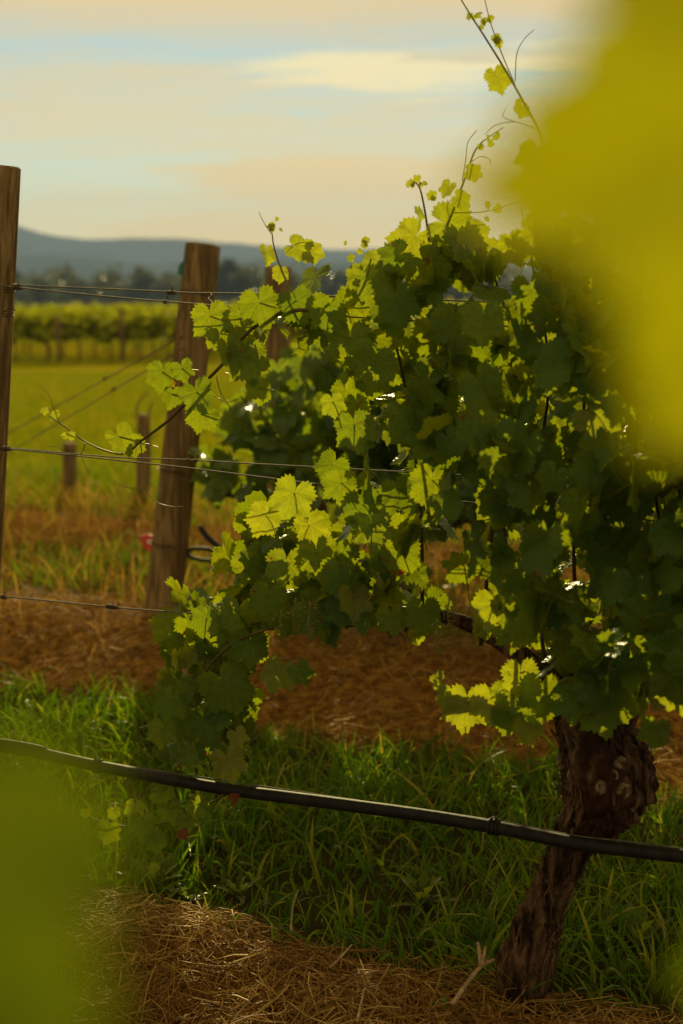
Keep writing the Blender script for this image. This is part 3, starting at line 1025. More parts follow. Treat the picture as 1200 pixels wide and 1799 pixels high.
class Vine:
    def __init__(s, label, base, group=None, name='grapevine'):
        s.e = empty(name, label, 'vine', base, group)
        s.L = []                      # (matrix, variant, kind)
        s.stems = MB()

    def leaf(s, pos, tip, nrm, size, kind='leaf', variant=None, hang=True):
        v = int(rng.integers(8)) if variant is None else variant
        s.L.append((frame(pos, tip, nrm, size), v, kind))

    def finish_leaves(s, nparts, stuff_name='foliage', detail=True):
        Ms = np.array([l[0] for l in s.L])
        out8 = np.array([[0, 0, 0, 1]] + [[0.75 * math.sin(a), 0.75 * math.cos(a) * (1 if abs(a) < 1.8 else 0.7), 0, 1] for a in np.linspace(-2.4, 2.4, 8)])
        pts = np.einsum('lij,kj->lki', Ms, out8)[..., :3]
        chosen = set()
        if nparts:
            V = pts[:, 1:].reshape(-1, 3)
            n = len(Ms)
            polys = [list(range(i * 8, i * 8 + 8)) for i in range(n)]
            bvh = BVHTree.FromPolygons([Vector(v) for v in V], polys)
            score = np.zeros(n)
            camv = Vector(CAM)
            inner = pts[:, 0:1] * 0.35 + pts[:, 1:] * 0.65
            for i in range(n):
                dist = np.linalg.norm(Ms[i][:3, 3] - CAM)
                nz = Ms[i][:3, 2]; sc = np.linalg.norm(nz)
                area = (sc / dist) ** 2 * (0.15 + abs(np.dot(nz / sc, (Ms[i][:3, 3] - CAM) / dist)))
                vis = 0
                for p in inner[i]:
                    x, y = project(p)
                    if not (-5 < x < 1205 and -5 < y < 1804): continue
                    w = 0.15 if (x > 990 and y < 690) else 1.0
                    d = camv - Vector(p); L = d.length; d /= L
                    o = Vector(p); ok = True
                    for _ in range(3):
                        h = bvh.ray_cast(o + d * 0.0015, d, L)
                        if h[0] is None: break
                        if h[2] != i: ok = False; break
                        o = h[0]
                    if ok: vis += w
                score[i] = vis * area
            order = np.argsort(-score)
            chosen = set(int(i) for i in order[:nparts] if score[i] > 0)
        inv = Matrix.Translation(-Vector(s.e.location))
        mbs = {}
        for i, (m, v, kind) in enumerate(s.L):
            if i in chosen:
                o = bpy.data.objects.new('leaf', leaf_mesh(kind, v))
                o.parent = s.e
                o.matrix_parent_inverse = inv
                o.matrix_basis = Matrix(m.tolist())
                C.objects.link(o)
            else:
                V, tri, q, uv = COARSE[v]
                W = V @ m[:3, :3].T + m[:3, 3]
                mbs.setdefault(kind, MB()).add(W, [tri, q], float(rng.random()), uv)
        for kind, mb in mbs.items():
            o = mb.build(stuff_name if kind in ('leaf', 'far_leaf') else ('young_foliage' if kind == 'young' else 'dead_foliage'), M[kind], s.e)
            o['kind'] = 'stuff'


def in_poly(x, y, poly):
    c = False
    n = len(poly)
    for i in range(n):
        x1, y1 = poly[i]; x2, y2 = poly[(i + 1) % n]
        if (y1 > y) != (y2 > y) and x < (x2 - x1) * (y - y1) / (y2 - y1) + x1: c = not c
    return c


def rand_leaf_dirs(front, spread=0.6):
    """normal and tip for a leaf hanging on the camera side (front=1) or the far side of a row"""
    n = -RN * 0.75 * front + np.array([0, 0, 0.5]) + rng.normal(size=3) * spread
    tip = np.array([0, 0, -1.0]) - RN * 0.25 * front + rng.normal(size=3) * 0.5
    return n, tip


# ------------------------------------------------------------------ the front vine
vine = Vine('old gnarled grapevine with a thick twisted trunk under dense backlit leaves', G1)


def lumpy_tube(name, P, rad, k, sm, amp, parent, mat, seed=0.0, ridges=7):
    P, rad = catmull(np.asarray(P, float), np.asarray(rad, float), sm)
    T = np.gradient(P, axis=0); T /= np.linalg.norm(T, axis=1)[:, None]
    V, Fq = tube_geo(P, np.ones(len(P)), k)
    V = V.reshape(len(P), k, 3)
    for i in range(len(P)):
        for j in range(k):
            d = V[i, j] - P[i]
            a = 2 * math.pi * j / k
            q = Vector((P[i][0] + d[0] * rad[i], P[i][1] + d[1] * rad[i], P[i][2] + d[2] * rad[i]))
            n1 = noise.noise(q * 9 + Vector((seed, 0, 0)))
            n2 = noise.noise(Vector((q.x * 55, q.y * 55, q.z * 11 + seed)))
            n3 = noise.noise(Vector((q.x * 130, q.y * 130, q.z * 30 + seed)))
            rg = math.sin(a * ridges + i * 0.06 * ridges / 3 + 2.5 * n1)
            V[i, j] = P[i] + d * rad[i] * (1 + amp * (1.5 if rad[i] > 0.058 and amp > 0.18 else 1.0) * (0.8 * n1 + 0.85 * n2 + 0.75 * n3 + 0.16 * rg))
    mb = MB()
    W = V.reshape(-1, 3)
    n0 = len(W)
    i = np.arange(k); j = (i + 1) % k; b = (len(P) - 1) * k
    W = np.vstack([W, P[:1], P[-1:]])
    mb.add(W, [Fq, np.vstack([np.stack([np.full(k, n0), j, i], 1), np.stack([np.full(k, n0 + 1), b + i, b + j], 1)])])
    return mb.build(name, mat, parent), P, rad


px_m = 1.19e-3
trunk_px = [(893, 1806, 40), (903, 1764, 38), (917, 1722, 47), (930, 1675, 46), (948, 1618, 37), (966, 1570, 33), (990, 1520, 32), (1010, 1478, 31), (1038, 1432, 50), (1062, 1384, 73), (1058, 1332, 68), (1030, 1288, 50), (1005, 1250, 36)]
trunk, TP, TR = lumpy_tube('trunk', [row(x, y, 0.0) for x, y, r in trunk_px], [r * px_m for x, y, r in trunk_px], 56, 14, 0.19, vine.e, M['bark'])

ARM_L = [(1012, 1275, 36), (985, 1225, 27), (945, 1180, 20), (880, 1126, 16), (790, 1085, 12), (690, 1085, 13), (600, 1090, 12), (520, 1075, 9), (440, 1080, 6)]
ARM_R = [(1060, 1330, 40), (1085, 1260, 32), (1130, 1200, 28), (1200, 1160, 24), (1330, 1140, 20)]
lumpy_tube('cordon', [row(x, y, 0.01) for x, y, r in ARM_L], [r * px_m for x, y, r in ARM_L], 14, 8, 0.16, vine.e, M['bark'], 3.0, 5)
lumpy_tube('cordon', [row(x, y, 0.02) for x, y, r in ARM_R], [r * px_m for x, y, r in ARM_R], 14, 8, 0.16, vine.e, M['bark'], 7.0, 5)

# pruning knots on the swollen head
for (x, y, r) in ((1010, 1363, 13), (1058, 1384, 10), (1098, 1388, 12), (1092, 1340, 10), (1050, 1415, 8), (1068, 1418, 6), (988, 1330, 10), (1030, 1330, 8), (1078, 1362, 8), (1046, 1322, 7), (985, 1345, 7), (1112, 1420, 7)):
    o = row(x, y, -0.084 + 0.000011 * ((x - 1058) ** 2 + (y - 1378) ** 2))
    d = np.array([(x - 1058) / 90.0, -1.0, (1378 - y) / 110.0]); d /= np.linalg.norm(d)
    mb = MB()
    rr = r * px_m
    prof = [(-0.8, 1.25), (-0.1, 1.15), (0.28, 1.0), (0.36, 0.72), (0.22, 0.5), (0.26, 0.3), (0.12, 0.02)]
    Pq = [o + d * rr * a for a, b in prof]
    V, Fq = [], []
    N = np.cross(d, (0, 0, 1.0)); N /= np.linalg.norm(N); B = np.cross(d, N)
    K = 14
    for a, b in prof:
        for k in range(K):
            t_ = 2 * math.pi * k / K
            w = b * rr * (1 + 0.22 * noise.noise(Vector((math.cos(t_) * 1.5 + x, math.sin(t_) * 1.5, a * 2 + y))))
            V.append(o + d * rr * (a + 0.08 * noise.noise(Vector((k * 0.7, b * 5, x)))) + (N * math.cos(t_) + B * math.sin(t_)) * w)
    i = np.arange(K); j = (i + 1) % K
    fs = np.vstack([np.stack([s * K + i, s * K + j, (s + 1) * K + j, (s + 1) * K + i], 1) for s in range(len(prof) - 1)])
    mb.add(np.array(V), [fs]); mb.build('knot', M['knot'], vine.e)

# loose strips of bark
mb = MB()
for k in range(900):
    i = int(rng.integers(4, len(TP) - 6))
    T = TP[i + 1] - TP[i]; T /= np.linalg.norm(T)
    a = rng.random() * 2 * math.pi
    N = np.cross(T, (0, 1.0, 0)); N /= np.linalg.norm(N); B = np.cross(T, N)
    d = N * math.cos(a) + B * math.sin(a)
    L = 0.012 + 0.055 * rng.random() ** 1.8
    w = 0.0012 + 0.0035 * rng.random()
    side = np.cross(T, d)
    ln = T + side * rng.normal() * 0.22; ln /= np.linalg.norm(ln)
    r0 = TR[i] * (1.0 + 0.10 * rng.random())
    p = TP[i] + d * r0
    lift = 0.002 + 0.016 * rng.random() ** 2.5
    sg = 1 if rng.random() < 0.6 else -1
    pts = [p - ln * L * 0.5 * sg - d * 0.003, p + d * 0.001, p + ln * L * 0.35 * sg + d * lift * 0.5, p + ln * L * 0.5 * sg + d * lift]
    V = []
    for q, ww in zip(pts, (0.7, 1.0, 0.8, 0.3)):
        V += [q - side * w * ww, q + side * w * ww, q + d * 0.0012]
    V = np.array(V)
    fs = []
    for s in range(3):
        b = s * 3
        fs += [(b, b + 2, b + 5, b + 3), (b + 2, b + 1, b + 4, b + 5), (b + 1, b, b + 3, b + 4)]
    mb.add(V, [np.array(fs)])
o = mb.build('bark_strips', M['bark'], vine.e, smooth=False); o['kind'] = 'stuff'


# canes rising from the cordon
def cane(pts, r0, r1, off=0.0, mat='cane', name='cane', offs=None, sm=6):
    P = [row(x, y, (off if offs is None else offs[i])) for i, (x, y) in enumerate(pts)]
    mb = MB(); mb.tube(P, np.linspace(r0, r1, len(P)), 7, sm)
    mb.build(name, M[mat], vine.e)
    return P


for k in range(8):
    x0 = 770 + 68 * k + rng.normal() * 12
    y0 = float(np.interp(x0, [440, 690, 880, 985, 1085, 1330], [1112, 1104, 1140, 1225, 1260, 1140]))
    top = float(np.interp(x0, [440, 520, 620, 700, 800, 950, 1200], [900, 640, 520, 470, 440, 430, 420])) + rng.random() * 60
    lean = -30 * (1 - k / 10) + rng.normal() * 55
    o0, o1 = 0.0, rng.normal() * 0.1
    cane([(x0, y0), (x0 + lean * 0.3 + rng.normal() * 26, y0 * 0.65 + top * 0.35), (x0 + lean * 0.7 + rng.normal() * 32, y0 * 0.3 + top * 0.7), (x0 + lean, top)], 0.0048, 0.0022, offs=[0.03, 0.05 + o1 * 0.5, 0.05 + o1, o1 * 1.2])

# the mass of leaves
POLY = [(385, 590), (440, 560), (490, 525), (560, 505), (625, 515), (680, 470), (750, 455), (830, 430), (900, 445), (960, 420), (1060, 400), (1330, 380), (1330, 1230),
        (1185, 1225), (1110, 1245), (1010, 1235), (965, 1185), (925, 1120), (865, 1075), (800, 1070), (720, 1098), (640, 1090), (560, 1108), (500, 1145), (420, 1130),
        (360, 1140), (350, 1105), (410, 1060), (440, 990), (470, 920), (520, 880), (580, 820), (615, 770), (600, 690), (560, 640), (500, 620), (440, 625)]


def thick(px, py):
    t = np.interp(px, [380, 600, 800, 1000], [0.06, 0.14, 0.28, 0.36])
    t *= np.interp(py, [430, 600, 800], [0.30, 0.65, 1.0])
    return t


# openings through which the low sun reaches some of the front leaves
SUNV = np.array(SUN_DIR)
OPEN = [(818, 1248, -0.24), (862, 1240, -0.24), (900, 1235, -0.24), (930, 1284, -0.24), (872, 1075, -0.26), (890, 1110, -0.26), (1185, 1205, -0.26), (1175, 1235, -0.26), (655, 935, -0.16), (500, 1190, -0.16), (512, 880, -0.16), (462, 916, -0.16),
        (586, 714, -0.16), (545, 935, -0.16), (1060, 745, -0.2), (625, 760, -0.16), (640, 640, -0.1), (690, 590, -0.1), (760, 620, -0.12), (840, 600, -0.12), (860, 700, -0.14), (560, 1010, -0.14), (730, 1000, -0.16), (960, 880, -0.2), (760, 840, -0.14), (600, 850, -0.14), (930, 560, -0.12), (1040, 1060, -0.2)]
OPEN_P = np.array([row(*o) for o in OPEN])


# deep hollows between the front leaves, where only the far side of the canopy closes the view
HOLLOWS = [(840, 745, 42), (735, 850, 45), (990, 745, 48), (1165, 885, 55), (1005, 1000, 50), (905, 955, 38), (1100, 955, 45), (1050, 1085, 40), (780, 960, 34), (690, 790, 36), (880, 650, 34), (1130, 780, 40), (960, 620, 40), (960, 1130, 34), (1120, 1150, 36), (640, 985, 28), (840, 870, 34)]


def in_hollow(px, py):
    return any((px - a) ** 2 + (py - b) ** 2 < c * c for a, b, c in HOLLOWS)


def blocks_opening(p, r=0.05):
    d = p - OPEN_P
    r = np.where(np.arange(len(OPEN_P)) < 8, r + 0.03, r)
    t = d @ SUNV
    perp = np.linalg.norm(d - t[:, None] * SUNV, axis=1)
    return bool(np.any((t > 0.035) & (perp < r)))


n_mass = 0
tries = 0
while n_mass < 1120 and tries < 60000:
    tries += 1
    px = 340 + 990 * rng.random(); py = 380 + 880 * rng.random()
    if not in_poly(px, py, POLY): continue
    th = thick(px, py)
    # fewer leaves where the canopy is thin
    if rng.random() > 0.10 + 0.90 * (th / 0.36) ** 1.15: continue
    off = rng.uniform(-1, 1) * th
    s = 0.034 + 0.034 * rng.random()
    front = 1 if off < 0.05 else -1
    n, tip = rand_leaf_dirs(front, 0.95)
    pos = row(px, py - 22, off)
    if blocks_opening(row(px, py, off), 0.03 + 0.35 * s): continue
    if off < 0.10 and in_hollow(px, py): continue
    vine.leaf(pos, tip, n, s, 'leaf')
    # leaf stalk back into the canopy
    if n_mass % 2 == 0:
        q = pos + RN * front * 0.05 + rng.normal(size=3) * 0.02 + (0, 0, -0.03)
        vine.stems.tube([pos, pos * 0.5 + q * 0.5 + (0, 0, 0.006), q], 0.0013, 4, 2, caps=False)
    n_mass += 1

# the hanging shoot at the left is leafy too
for k in range(60):
    px, py = rng.uniform(300, 430), rng.uniform(1110, 1350)
    off = rng.uniform(-0.14, 0.02)
    n, tip = rand_leaf_dirs(1 if rng.random() < 0.6 else -1, 0.8)
    vine.leaf(row(px + (py - 1230) * -0.05, py - 15, off), tip, n, 0.028 + 0.026 * rng.random(), 'leaf')
for k in range(90):
    px, py = rng.uniform(300, 560), rng.uniform(900, 1330)
    if px < 300 + max(0, 1080 - py) * 0.75 or px > 430 + max(0, 1200 - py) * 0.6: continue
    n, tip = rand_leaf_dirs(-1 if rng.random() < 0.6 else 1, 0.8)
    vine.leaf(row(px, py - 15, rng.uniform(0.03, 0.2)), tip, n, 0.04 + 0.03 * rng.random(), 'leaf')

# leaves and shoots placed one by one (photo pixel, half width in pixels, tip angle with 0 = straight down and + to the right)
CAMV = np.array([0, -1.0, 0.12])


def put(px, py, half, ang=0.0, off=-0.12, kind='leaf', yaw=0.0, pitch=0.15, variant=None):
    a = R(ang)
    tip = np.array([math.sin(a), 0, -math.cos(a)])
    n = np.array([math.sin(R(yaw)), -math.cos(R(yaw)), pitch])
    c = row(px, py, off)
    s = half * np.linalg.norm(c - CAM) / F / 0.84
    pos = c - tip * s * 0.28
    vine.leaf(pos, tip, n, s, kind, variant)
    return pos


def stalk(pos, pts, off, r=0.0014, mat='stem'):
    P = [pos] + [row(x, y, off) for x, y in pts]
    vine.stems.tube(P, r, 5, 3 if len(P) > 2 else 0, caps=False)


def tendril(pts, off=-0.1, r=0.0014, offs=None):
    P = [row(x, y, (off if offs is None else offs[i])) for i, (x, y) in enumerate(pts)]
    mb = MB(); mb.tube(P, np.linspace(r, r * 0.6, len(P)), 5, 7)
    mb.build('tendril', M['green_stem'], vine.e)


def tip_cluster(px, py, n, off, spread=9, half=8):
    for k in range(n):
        put(px + rng.normal() * spread, py + rng.normal() * spread, half * (0.6 + 0.8 * rng.random()), rng.uniform(-180, 180), off + rng.normal() * 0.01, 'young', rng.uniform(-50, 50), rng.uniform(-0.3, 0.6))


# long shoot reaching out to the left over the wires
SL = -0.14
cane([(560, 545), (500, 548), (440, 580), (395, 635), (350, 682), (300, 735), (246, 776)], 0.0042, 0.0030, SL)
cane([(246, 776), (222, 796), (192, 794), (150, 776), (112, 748), (86, 731)], 0.0026, 0.0012, SL)
for a in ((372, 568, 38, 10, 0.0, 0), (284, 664, 30, -10, 20, 1), (323, 655, 23, 20, -15, 3), (352, 700, 36, 30, -20, 7), (360, 735, 30, 40, 10, 2), (437, 640, 42, 15, 10, 0), (405, 622, 34, 25, 40, 6), (420, 570, 34, -5, -10, 1), (460, 545, 40, 15, 0, 2), (215, 776, 30, 30, 25, 3), (238, 785, 22, 10, -30, 0), (455, 690, 26, 0, 20, 4), (300, 700, 22, -15, 30, 6), (388, 596, 30, 5, 10, 5)):
    p = put(a[0], a[1], a[2], a[3], SL - 0.02 + 0.02 * rng.normal(), 'leaf', a[4], 0.2, a[5])
    stalk(p, [(a[0] + 26, a[1] - 4)], SL, 0.0015)
tip_cluster(84, 722, 4, SL, 6, 6); tip_cluster(118, 770, 2, SL, 6, 10)
tendril([(246, 776), (252, 815), (256, 858), (272, 880), (296, 889), (322, 890)], SL)
tendril([(256, 858), (236, 859), (212, 852), (194, 840)], SL, 0.0012)
tendril([(246, 745), (262, 778), (280, 786)], SL, 0.0013)
tendril([(150, 778), (142, 797), (122, 798), (102, 786), (84, 784)], SL, 0.0013)
tendril([(142, 797), (150, 818), (158, 834)], SL, 0.001)
tendril([(104, 742), (92, 712), (86, 694), (64, 670)], SL, 0.0011)
tendril([(380, 662), (388, 690), (400, 706), (420, 700)], SL, 0.0013)
tendril([(384, 700), (402, 712), (404, 730), (396, 738)], SL, 0.0012)
tendril([(395, 655), (430, 665), (438, 690), (420, 706)], SL, 0.0012)

# shoots against the sky
SKY = -0.05
cane([(520, 530), (496, 478), (482, 436), (478, 410)], 0.0026, 0.0012, SKY, 'green_stem', 'shoot')
for a in ((466, 450, 20, -10, 50, 6), (528, 440, 26, 60, 10, 3), (492, 484, 18, -10, 30, 1), (552, 445, 22, 70, -20, 1)):
    put(a[0], a[1], a[2], a[3], SKY, 'young', a[4], 0.3, a[5])
tip_cluster(484, 396, 5, SKY, 7, 7)
tendril([(478, 412), (468, 398), (460, 384), (455, 372)], SKY, 0.001)
tendril([(496, 440), (520, 428), (545, 425)], SKY, 0.001)
cane([(770, 516), (756, 440), (748, 380), (738, 332), (726, 318)], 0.0030, 0.0012, SKY, 'cane', 'shoot')
cane([(776, 500), (775, 430), (797, 368), (816, 315), (836, 262), (862, 238), (884, 224)], 0.0032, 0.0009, SKY, 'cane', 'shoot')
for a in ((798, 398, 44, 70, 10, 7), (836, 415, 30, 50, -10, 1), (720, 428, 42, -40, 10, 0), (785, 334, 18, -30, -40, 3), (813, 352, 20, 60, 20, 1), (833, 304, 18, 75, 10, 3), (734, 378, 16, 10, 60, 6), (690, 455, 34, -60, 0, 2), (775, 470, 40, 20, 10, 1), (660, 470, 30, -30, 10, 5), (640, 500, 38, 0, -10, 0), (840, 460, 38, 30, 10, 4), (870, 450, 30, -20, 0, 2), (905, 440, 34, 20, 20, 0), (940, 420, 34, -20, 0, 7)):
    put(a[0], a[1], a[2], a[3], SKY + 0.03 * rng.normal(), 'young' if a[2] < 32 or a[0] > 700 else 'leaf', a[4], 0.3, a[5])
tip_cluster(730, 322, 5, SKY, 7, 6); tip_cluster(756, 345, 2, SKY, 5, 8); tip_cluster(850, 255, 4, SKY, 8, 6); tip_cluster(864, 240, 3, SKY, 6, 5)
tendril([(790, 388), (786, 360), (800, 345)], SKY, 0.001)
tendril([(812, 318), (818, 280), (822, 250), (838, 228)], SKY, 0.001)
tendril([(826, 285), (842, 275), (858, 278), (862, 288)], SKY, 0.001)
tendril([(798, 374), (850, 372), (905, 356), (955, 330)], SKY, 0.0013)
tendril([(905, 356), (922, 360), (940, 366), (956, 350)], SKY, 0.001)
tendril([(945, 296), (926, 330), (916, 370), (928, 400), (950, 410)], SKY, 0.0014)
tendril([(920, 345), (950, 352), (966, 380)], SKY, 0.001)
cane([(980, 440), (975, 340), (950, 240), (920, 180), (885, 118), (850, 62), (826, 25), (806, -8)], 0.0032, 0.0012, SKY, 'green_stem', 'shoot')
cane([(905, 150), (880, 90), (862, 40), (850, -8)], 0.0012, 0.0008, SKY, 'green_stem', 'shoot')
for a in ((876, 142, 26, 20, 20, 1), (914, 194, 18, -20, 30, 3), (934, 280, 30, -20, 10, 0), (960, 300, 30, 20, 0, 2), (960, 400, 34, 0, 10, 2)):
    put(a[0], a[1], a[2], a[3], SKY, 'leaf' if a[1] > 250 else 'young', a[4], 0.2, a[5])
tip_cluster(848, 38, 4, SKY, 8, 8); tip_cluster(828, 28, 3, SKY, 6, 7); tip_cluster(870, 72, 3, SKY, 7, 8)
tendril([(905, 142), (908, 95), (920, 70), (938, 52)], SKY, 0.001)
tendril([(940, 226), (905, 214), (870, 220), (852, 236)], SKY, 0.001)
tendril([(905, 214), (884, 205), (888, 190)], SKY, 0.0008)
tip_cluster(862, 370, 3, 0.1, 8, 7); tip_cluster(640, 437, 3, SKY, 8, 6); tip_cluster(612, 440, 2, 0.05, 8, 6)
cane([(628, 510), (642, 486), (652, 455)], 0.0028, 0.0015, SKY, 'cane', 'shoot')

# lit leaves along the lower left fringe
FR = -0.16
for a in ((512, 880, 42, -20, 0, 0, 'young'), (462, 916, 34, -30, 10, 1, 'young'), (545, 935, 34, 10, 20, 3, 'young'), (655, 935, 40, 10, -10, 7, 'leaf'), (586, 714, 24, 10, 0, 0, 'young'), (600, 860, 34, 0, 10, 2, 'leaf'),
          (625, 760, 40, 10, 0, 0, 'leaf'), (660, 650, 42, -5, 10, 1, 'leaf'), (720, 745, 46, 20, 0, 0, 'leaf'), (615, 610, 46, 0, -10, 4, 'leaf'), (580, 560, 36, 0, 10, 2, 'leaf'), (525, 540, 36, 20, 0, 1, 'leaf'),
          (500, 1000, 36, -10, 10, 5, 'leaf'), (560, 985, 42, 10, 0, 2, 'leaf'), (470, 1060, 38, -10, 0, 4, 'leaf'), (600, 1020, 40, 0, 0, 0, 'leaf'), (415, 1085, 34, -15, 10, 5, 'leaf'), (360, 1095, 30, -20, 20, 1, 'leaf'),
          (488, 1188, 34, -20, 0, 0, 'young'), (530, 1185, 24, 30, 0, 3, 'leaf'), (570, 1110, 30, 10, 50, 6, 'leaf'), (590, 1118, 24, 20, -50, 6, 'leaf'), (440, 1140, 36, 0, 10, 2, 'leaf'), (335, 1150, 26, -30, 30, 3, 'young'), (310, 1160, 22, -10, 50, 6, 'young'),
          (400, 1216, 50, 25, 5, 4, 'leaf'), (300, 1240, 32, -20, 10, 0, 'leaf'), (345, 1215, 30, 0, 20, 5, 'leaf'), (360, 1280, 34, 10, 0, 2, 'leaf'), (285, 1290, 28, -10, 10, 1, 'leaf'), (418, 1298, 20, 20, 10, 3, 'young'), (335, 1330, 30, 0, -10, 5, 'leaf'), (402, 1345, 34, 15, 0, 0, 'young'), (372, 1320, 26, 10, 10, 2, 'leaf'), (385, 1260, 26, -10, 0, 7, 'leaf'), (318, 1275, 30, 0, 0, 2, 'leaf'),
          (872, 1080, 48, 10, 10, 0, 'young'), (900, 1120, 30, 0, 10, 2, 'leaf'), (850, 1105, 24, 10, 20, 3, 'leaf'), (915, 1060, 40, -10, 0, 2, 'leaf'), (905, 830, 44, 10, 0, 0, 'leaf'), (1070, 840, 60, 0, 0, 1, 'leaf'), (1115, 1030, 30, 0, -10, 3, 'leaf'), (960, 815, 36, -10, 10, 2, 'leaf'), (1055, 745, 44, 40, 0, 7, 'young'),
          (1185, 1205, 58, 20, 0, 0, 'young'), (1110, 1220, 44, 0, 10, 2, 'leaf'), (1060, 1255, 46, 10, 0, 0, 'leaf'), (1150, 1290, 30, -10, 0, 4, 'leaf'), (1010, 1240, 40, -10, 10, 5, 'leaf'), (950, 1225, 42, -5, 0, 4, 'leaf'),
          (640, 1085, 32, -5, 0, 0, 'leaf'), (690, 1092, 30, 10, 0, 2, 'leaf'), (745, 1085, 36, 0, 10, 4, 'leaf'), (600, 1075, 34, 0, 0, 5, 'leaf'), (545, 1090, 36, 10, 0, 0, 'leaf'), (620, 1060, 34, 0, 20, 3, 'young'), (730, 1120, 18, 10, 30, 6, 'young'), (930, 870, 40, 0, 10, 5, 'leaf'), (800, 580, 46, 0, -5, 2, 'leaf'), (700, 540, 42, 10, 10, 0, 'leaf'), (850, 570, 42, 0, 0, 1, 'leaf'), (640, 900, 40, 10, 0, 2, 'leaf'), (700, 980, 44, 0, 0, 4, 'leaf'), (760, 860, 46, 0, 10, 0, 'leaf'), (840, 760, 42, -10, 0, 2, 'leaf')):
    p = put(a[0], a[1], a[2], a[3], FR + (-0.10 if a[0] > 800 else 0) + 0.025 * rng.normal(), a[6], a[4], 0.22, a[5])
    q = p + np.array([rng.normal() * 0.02, 0.07, -0.02])
    vine.stems.tube([p, p * 0.5 + q * 0.5 + (0, 0, 0.008), q], 0.0014, 4, 2, caps=False)
cane([(470, 1105), (410, 1130), (365, 1175), (345, 1240), (355, 1310), (385, 1370)], 0.0034, 0.0018, FR)
cane([(365, 1175), (340, 1190), (322, 1215)], 0.002, 0.0014, FR)

# bright shoot under the head
BR = -0.22
cane([(1000, 1190), (950, 1215), (890, 1228), (830, 1226), (785, 1222), (766, 1208)], 0.0032, 0.0012, BR, 'green_stem', 'shoot')
for a in ((818, 1248, 44, -5, 0, 0, 'young'), (862, 1240, 38, 0, 10, 2, 'young'), (890, 1266, 32, -10, 0, 4, 'leaf'), (930, 1284, 32, 20, 20, 1, 'young'), (895, 1225, 32, 10, 0, 7, 'leaf'), (786, 1228, 24, -20, 10, 1, 'young'), (915, 1195, 38, 0, 10, 1, 'young'), (945, 1250, 34, 0, 0, 5, 'leaf')):
    p = put(a[0], a[1], a[2], a[3], BR - 0.02, a[6], a[4], 0.2, a[5])
    stalk(p, [(a[0] + 4, a[1] - 26)], BR)
tip_cluster(768, 1206, 5, BR, 7, 7)
tendril([(814, 1260), (812, 1288), (800, 1306), (786, 1300)], BR, 0.0013)
tendril([(812, 1288), (822, 1304), (826, 1300)], BR, 0.0011)
tendril([(806, 1280), (792, 1286), (786, 1276)], BR, 0.0011)
tendril([(882, 1308), (884, 1322), (880, 1336)], BR, 0.0008)

# low side shoot at the left, under the pipe
LO = -0.02
cane([(400, 1395), (330, 1430), (260, 1452), (195, 1448), (140, 1430), (100, 1420)], 0.003, 0.0014, LO, 'cane', 'shoot')
for a in ((236, 1424, 24, -10, 0, 0, 'young'), (200, 1430, 16, 0, 20, 1, 'young'), (288, 1395, 28, 70, 10, 4, 'leaf'), (300, 1430, 28, 20, 0, 2, 'leaf'), (330, 1445, 24, 10, 20, 5, 'leaf'), (250, 1455, 34, 0, 0, 2, 'leaf'), (190, 1465, 28, -10, 0, 5, 'leaf'), (125, 1445, 18, -30, 20, 3, 'leaf'), (150, 1430, 12, 0, 10, 1, 'young'), (350, 1420, 26, 30, 0, 0, 'leaf'), (275, 1480, 26, 10, 0, 1, 'leaf')):
    p = put(a[0], a[1], a[2] * 0.8, a[3], LO - 0.02, a[6], a[4], 0.3, a[5])
    stalk(p, [(a[0] + 10, a[1] - 20)], LO)
tip_cluster(98, 1420, 4, LO, 8, 7)
tendril([(145, 1445), (150, 1415), (140, 1395)], LO, 0.001)
tendril([(330, 1425), (345, 1445), (360, 1440)], LO, 0.001)
for a in ((322, 1466, 11, 20), (412, 1402, 11, 130), (868, 1000, 26, 20), (940, 1010, 18, -20), (690, 1080, 16, 0), (400, 575, 9, 0)):
    put(a[0], a[1], a[2], a[3], -0.12, 'dead', rng.uniform(-30, 30), 0.2, 6)

vine.finish_leaves(298)
o = vine.stems.build('leaf_stalks', M['green_stem'], vine.e); o['kind'] = 'stuff'


def grape_cluster(px, py, off, L=0.07, n=46):
    mb = MB()
    top = row(px, py, off)
    mb.tube([top, top - (0.003, 0, L * 0.5), top - (0.0, 0, L)], [0.0016, 0.0013, 0.0008], 5, 3)
    ico = [(1, 0, 0), (-1, 0, 0), (0, 1, 0), (0, -1, 0), (0, 0, 1), (0, 0, -1)]
    tri = np.array([(0, 2, 4), (2, 1, 4), (1, 3, 4), (3, 0, 4), (2, 0, 5), (1, 2, 5), (3, 1, 5), (0, 3, 5)])
    for k in range(n):
        f = rng.random()
        a = rng.random() * 6.28; r = 0.022 * (1 - 0.7 * f) * rng.random() ** 0.5
        p = top - np.array([0, 0, L * f]) + np.array([math.cos(a) * r, math.sin(a) * r, -0.004 * rng.random()])
        mb.add(np.array(ico) * (0.0018 + 0.0010 * rng.random()) + p, [tri])
    mb.build('grape_cluster', M['green_stem'], vine.e)


for a in ((520, 1050, -0.2), (545, 1058, -0.21), (790, 1045, -0.24), (905, 1160, -0.22), (495, 1070, -0.2), (770, 1090, -0.25)):
    grape_cluster(*a)


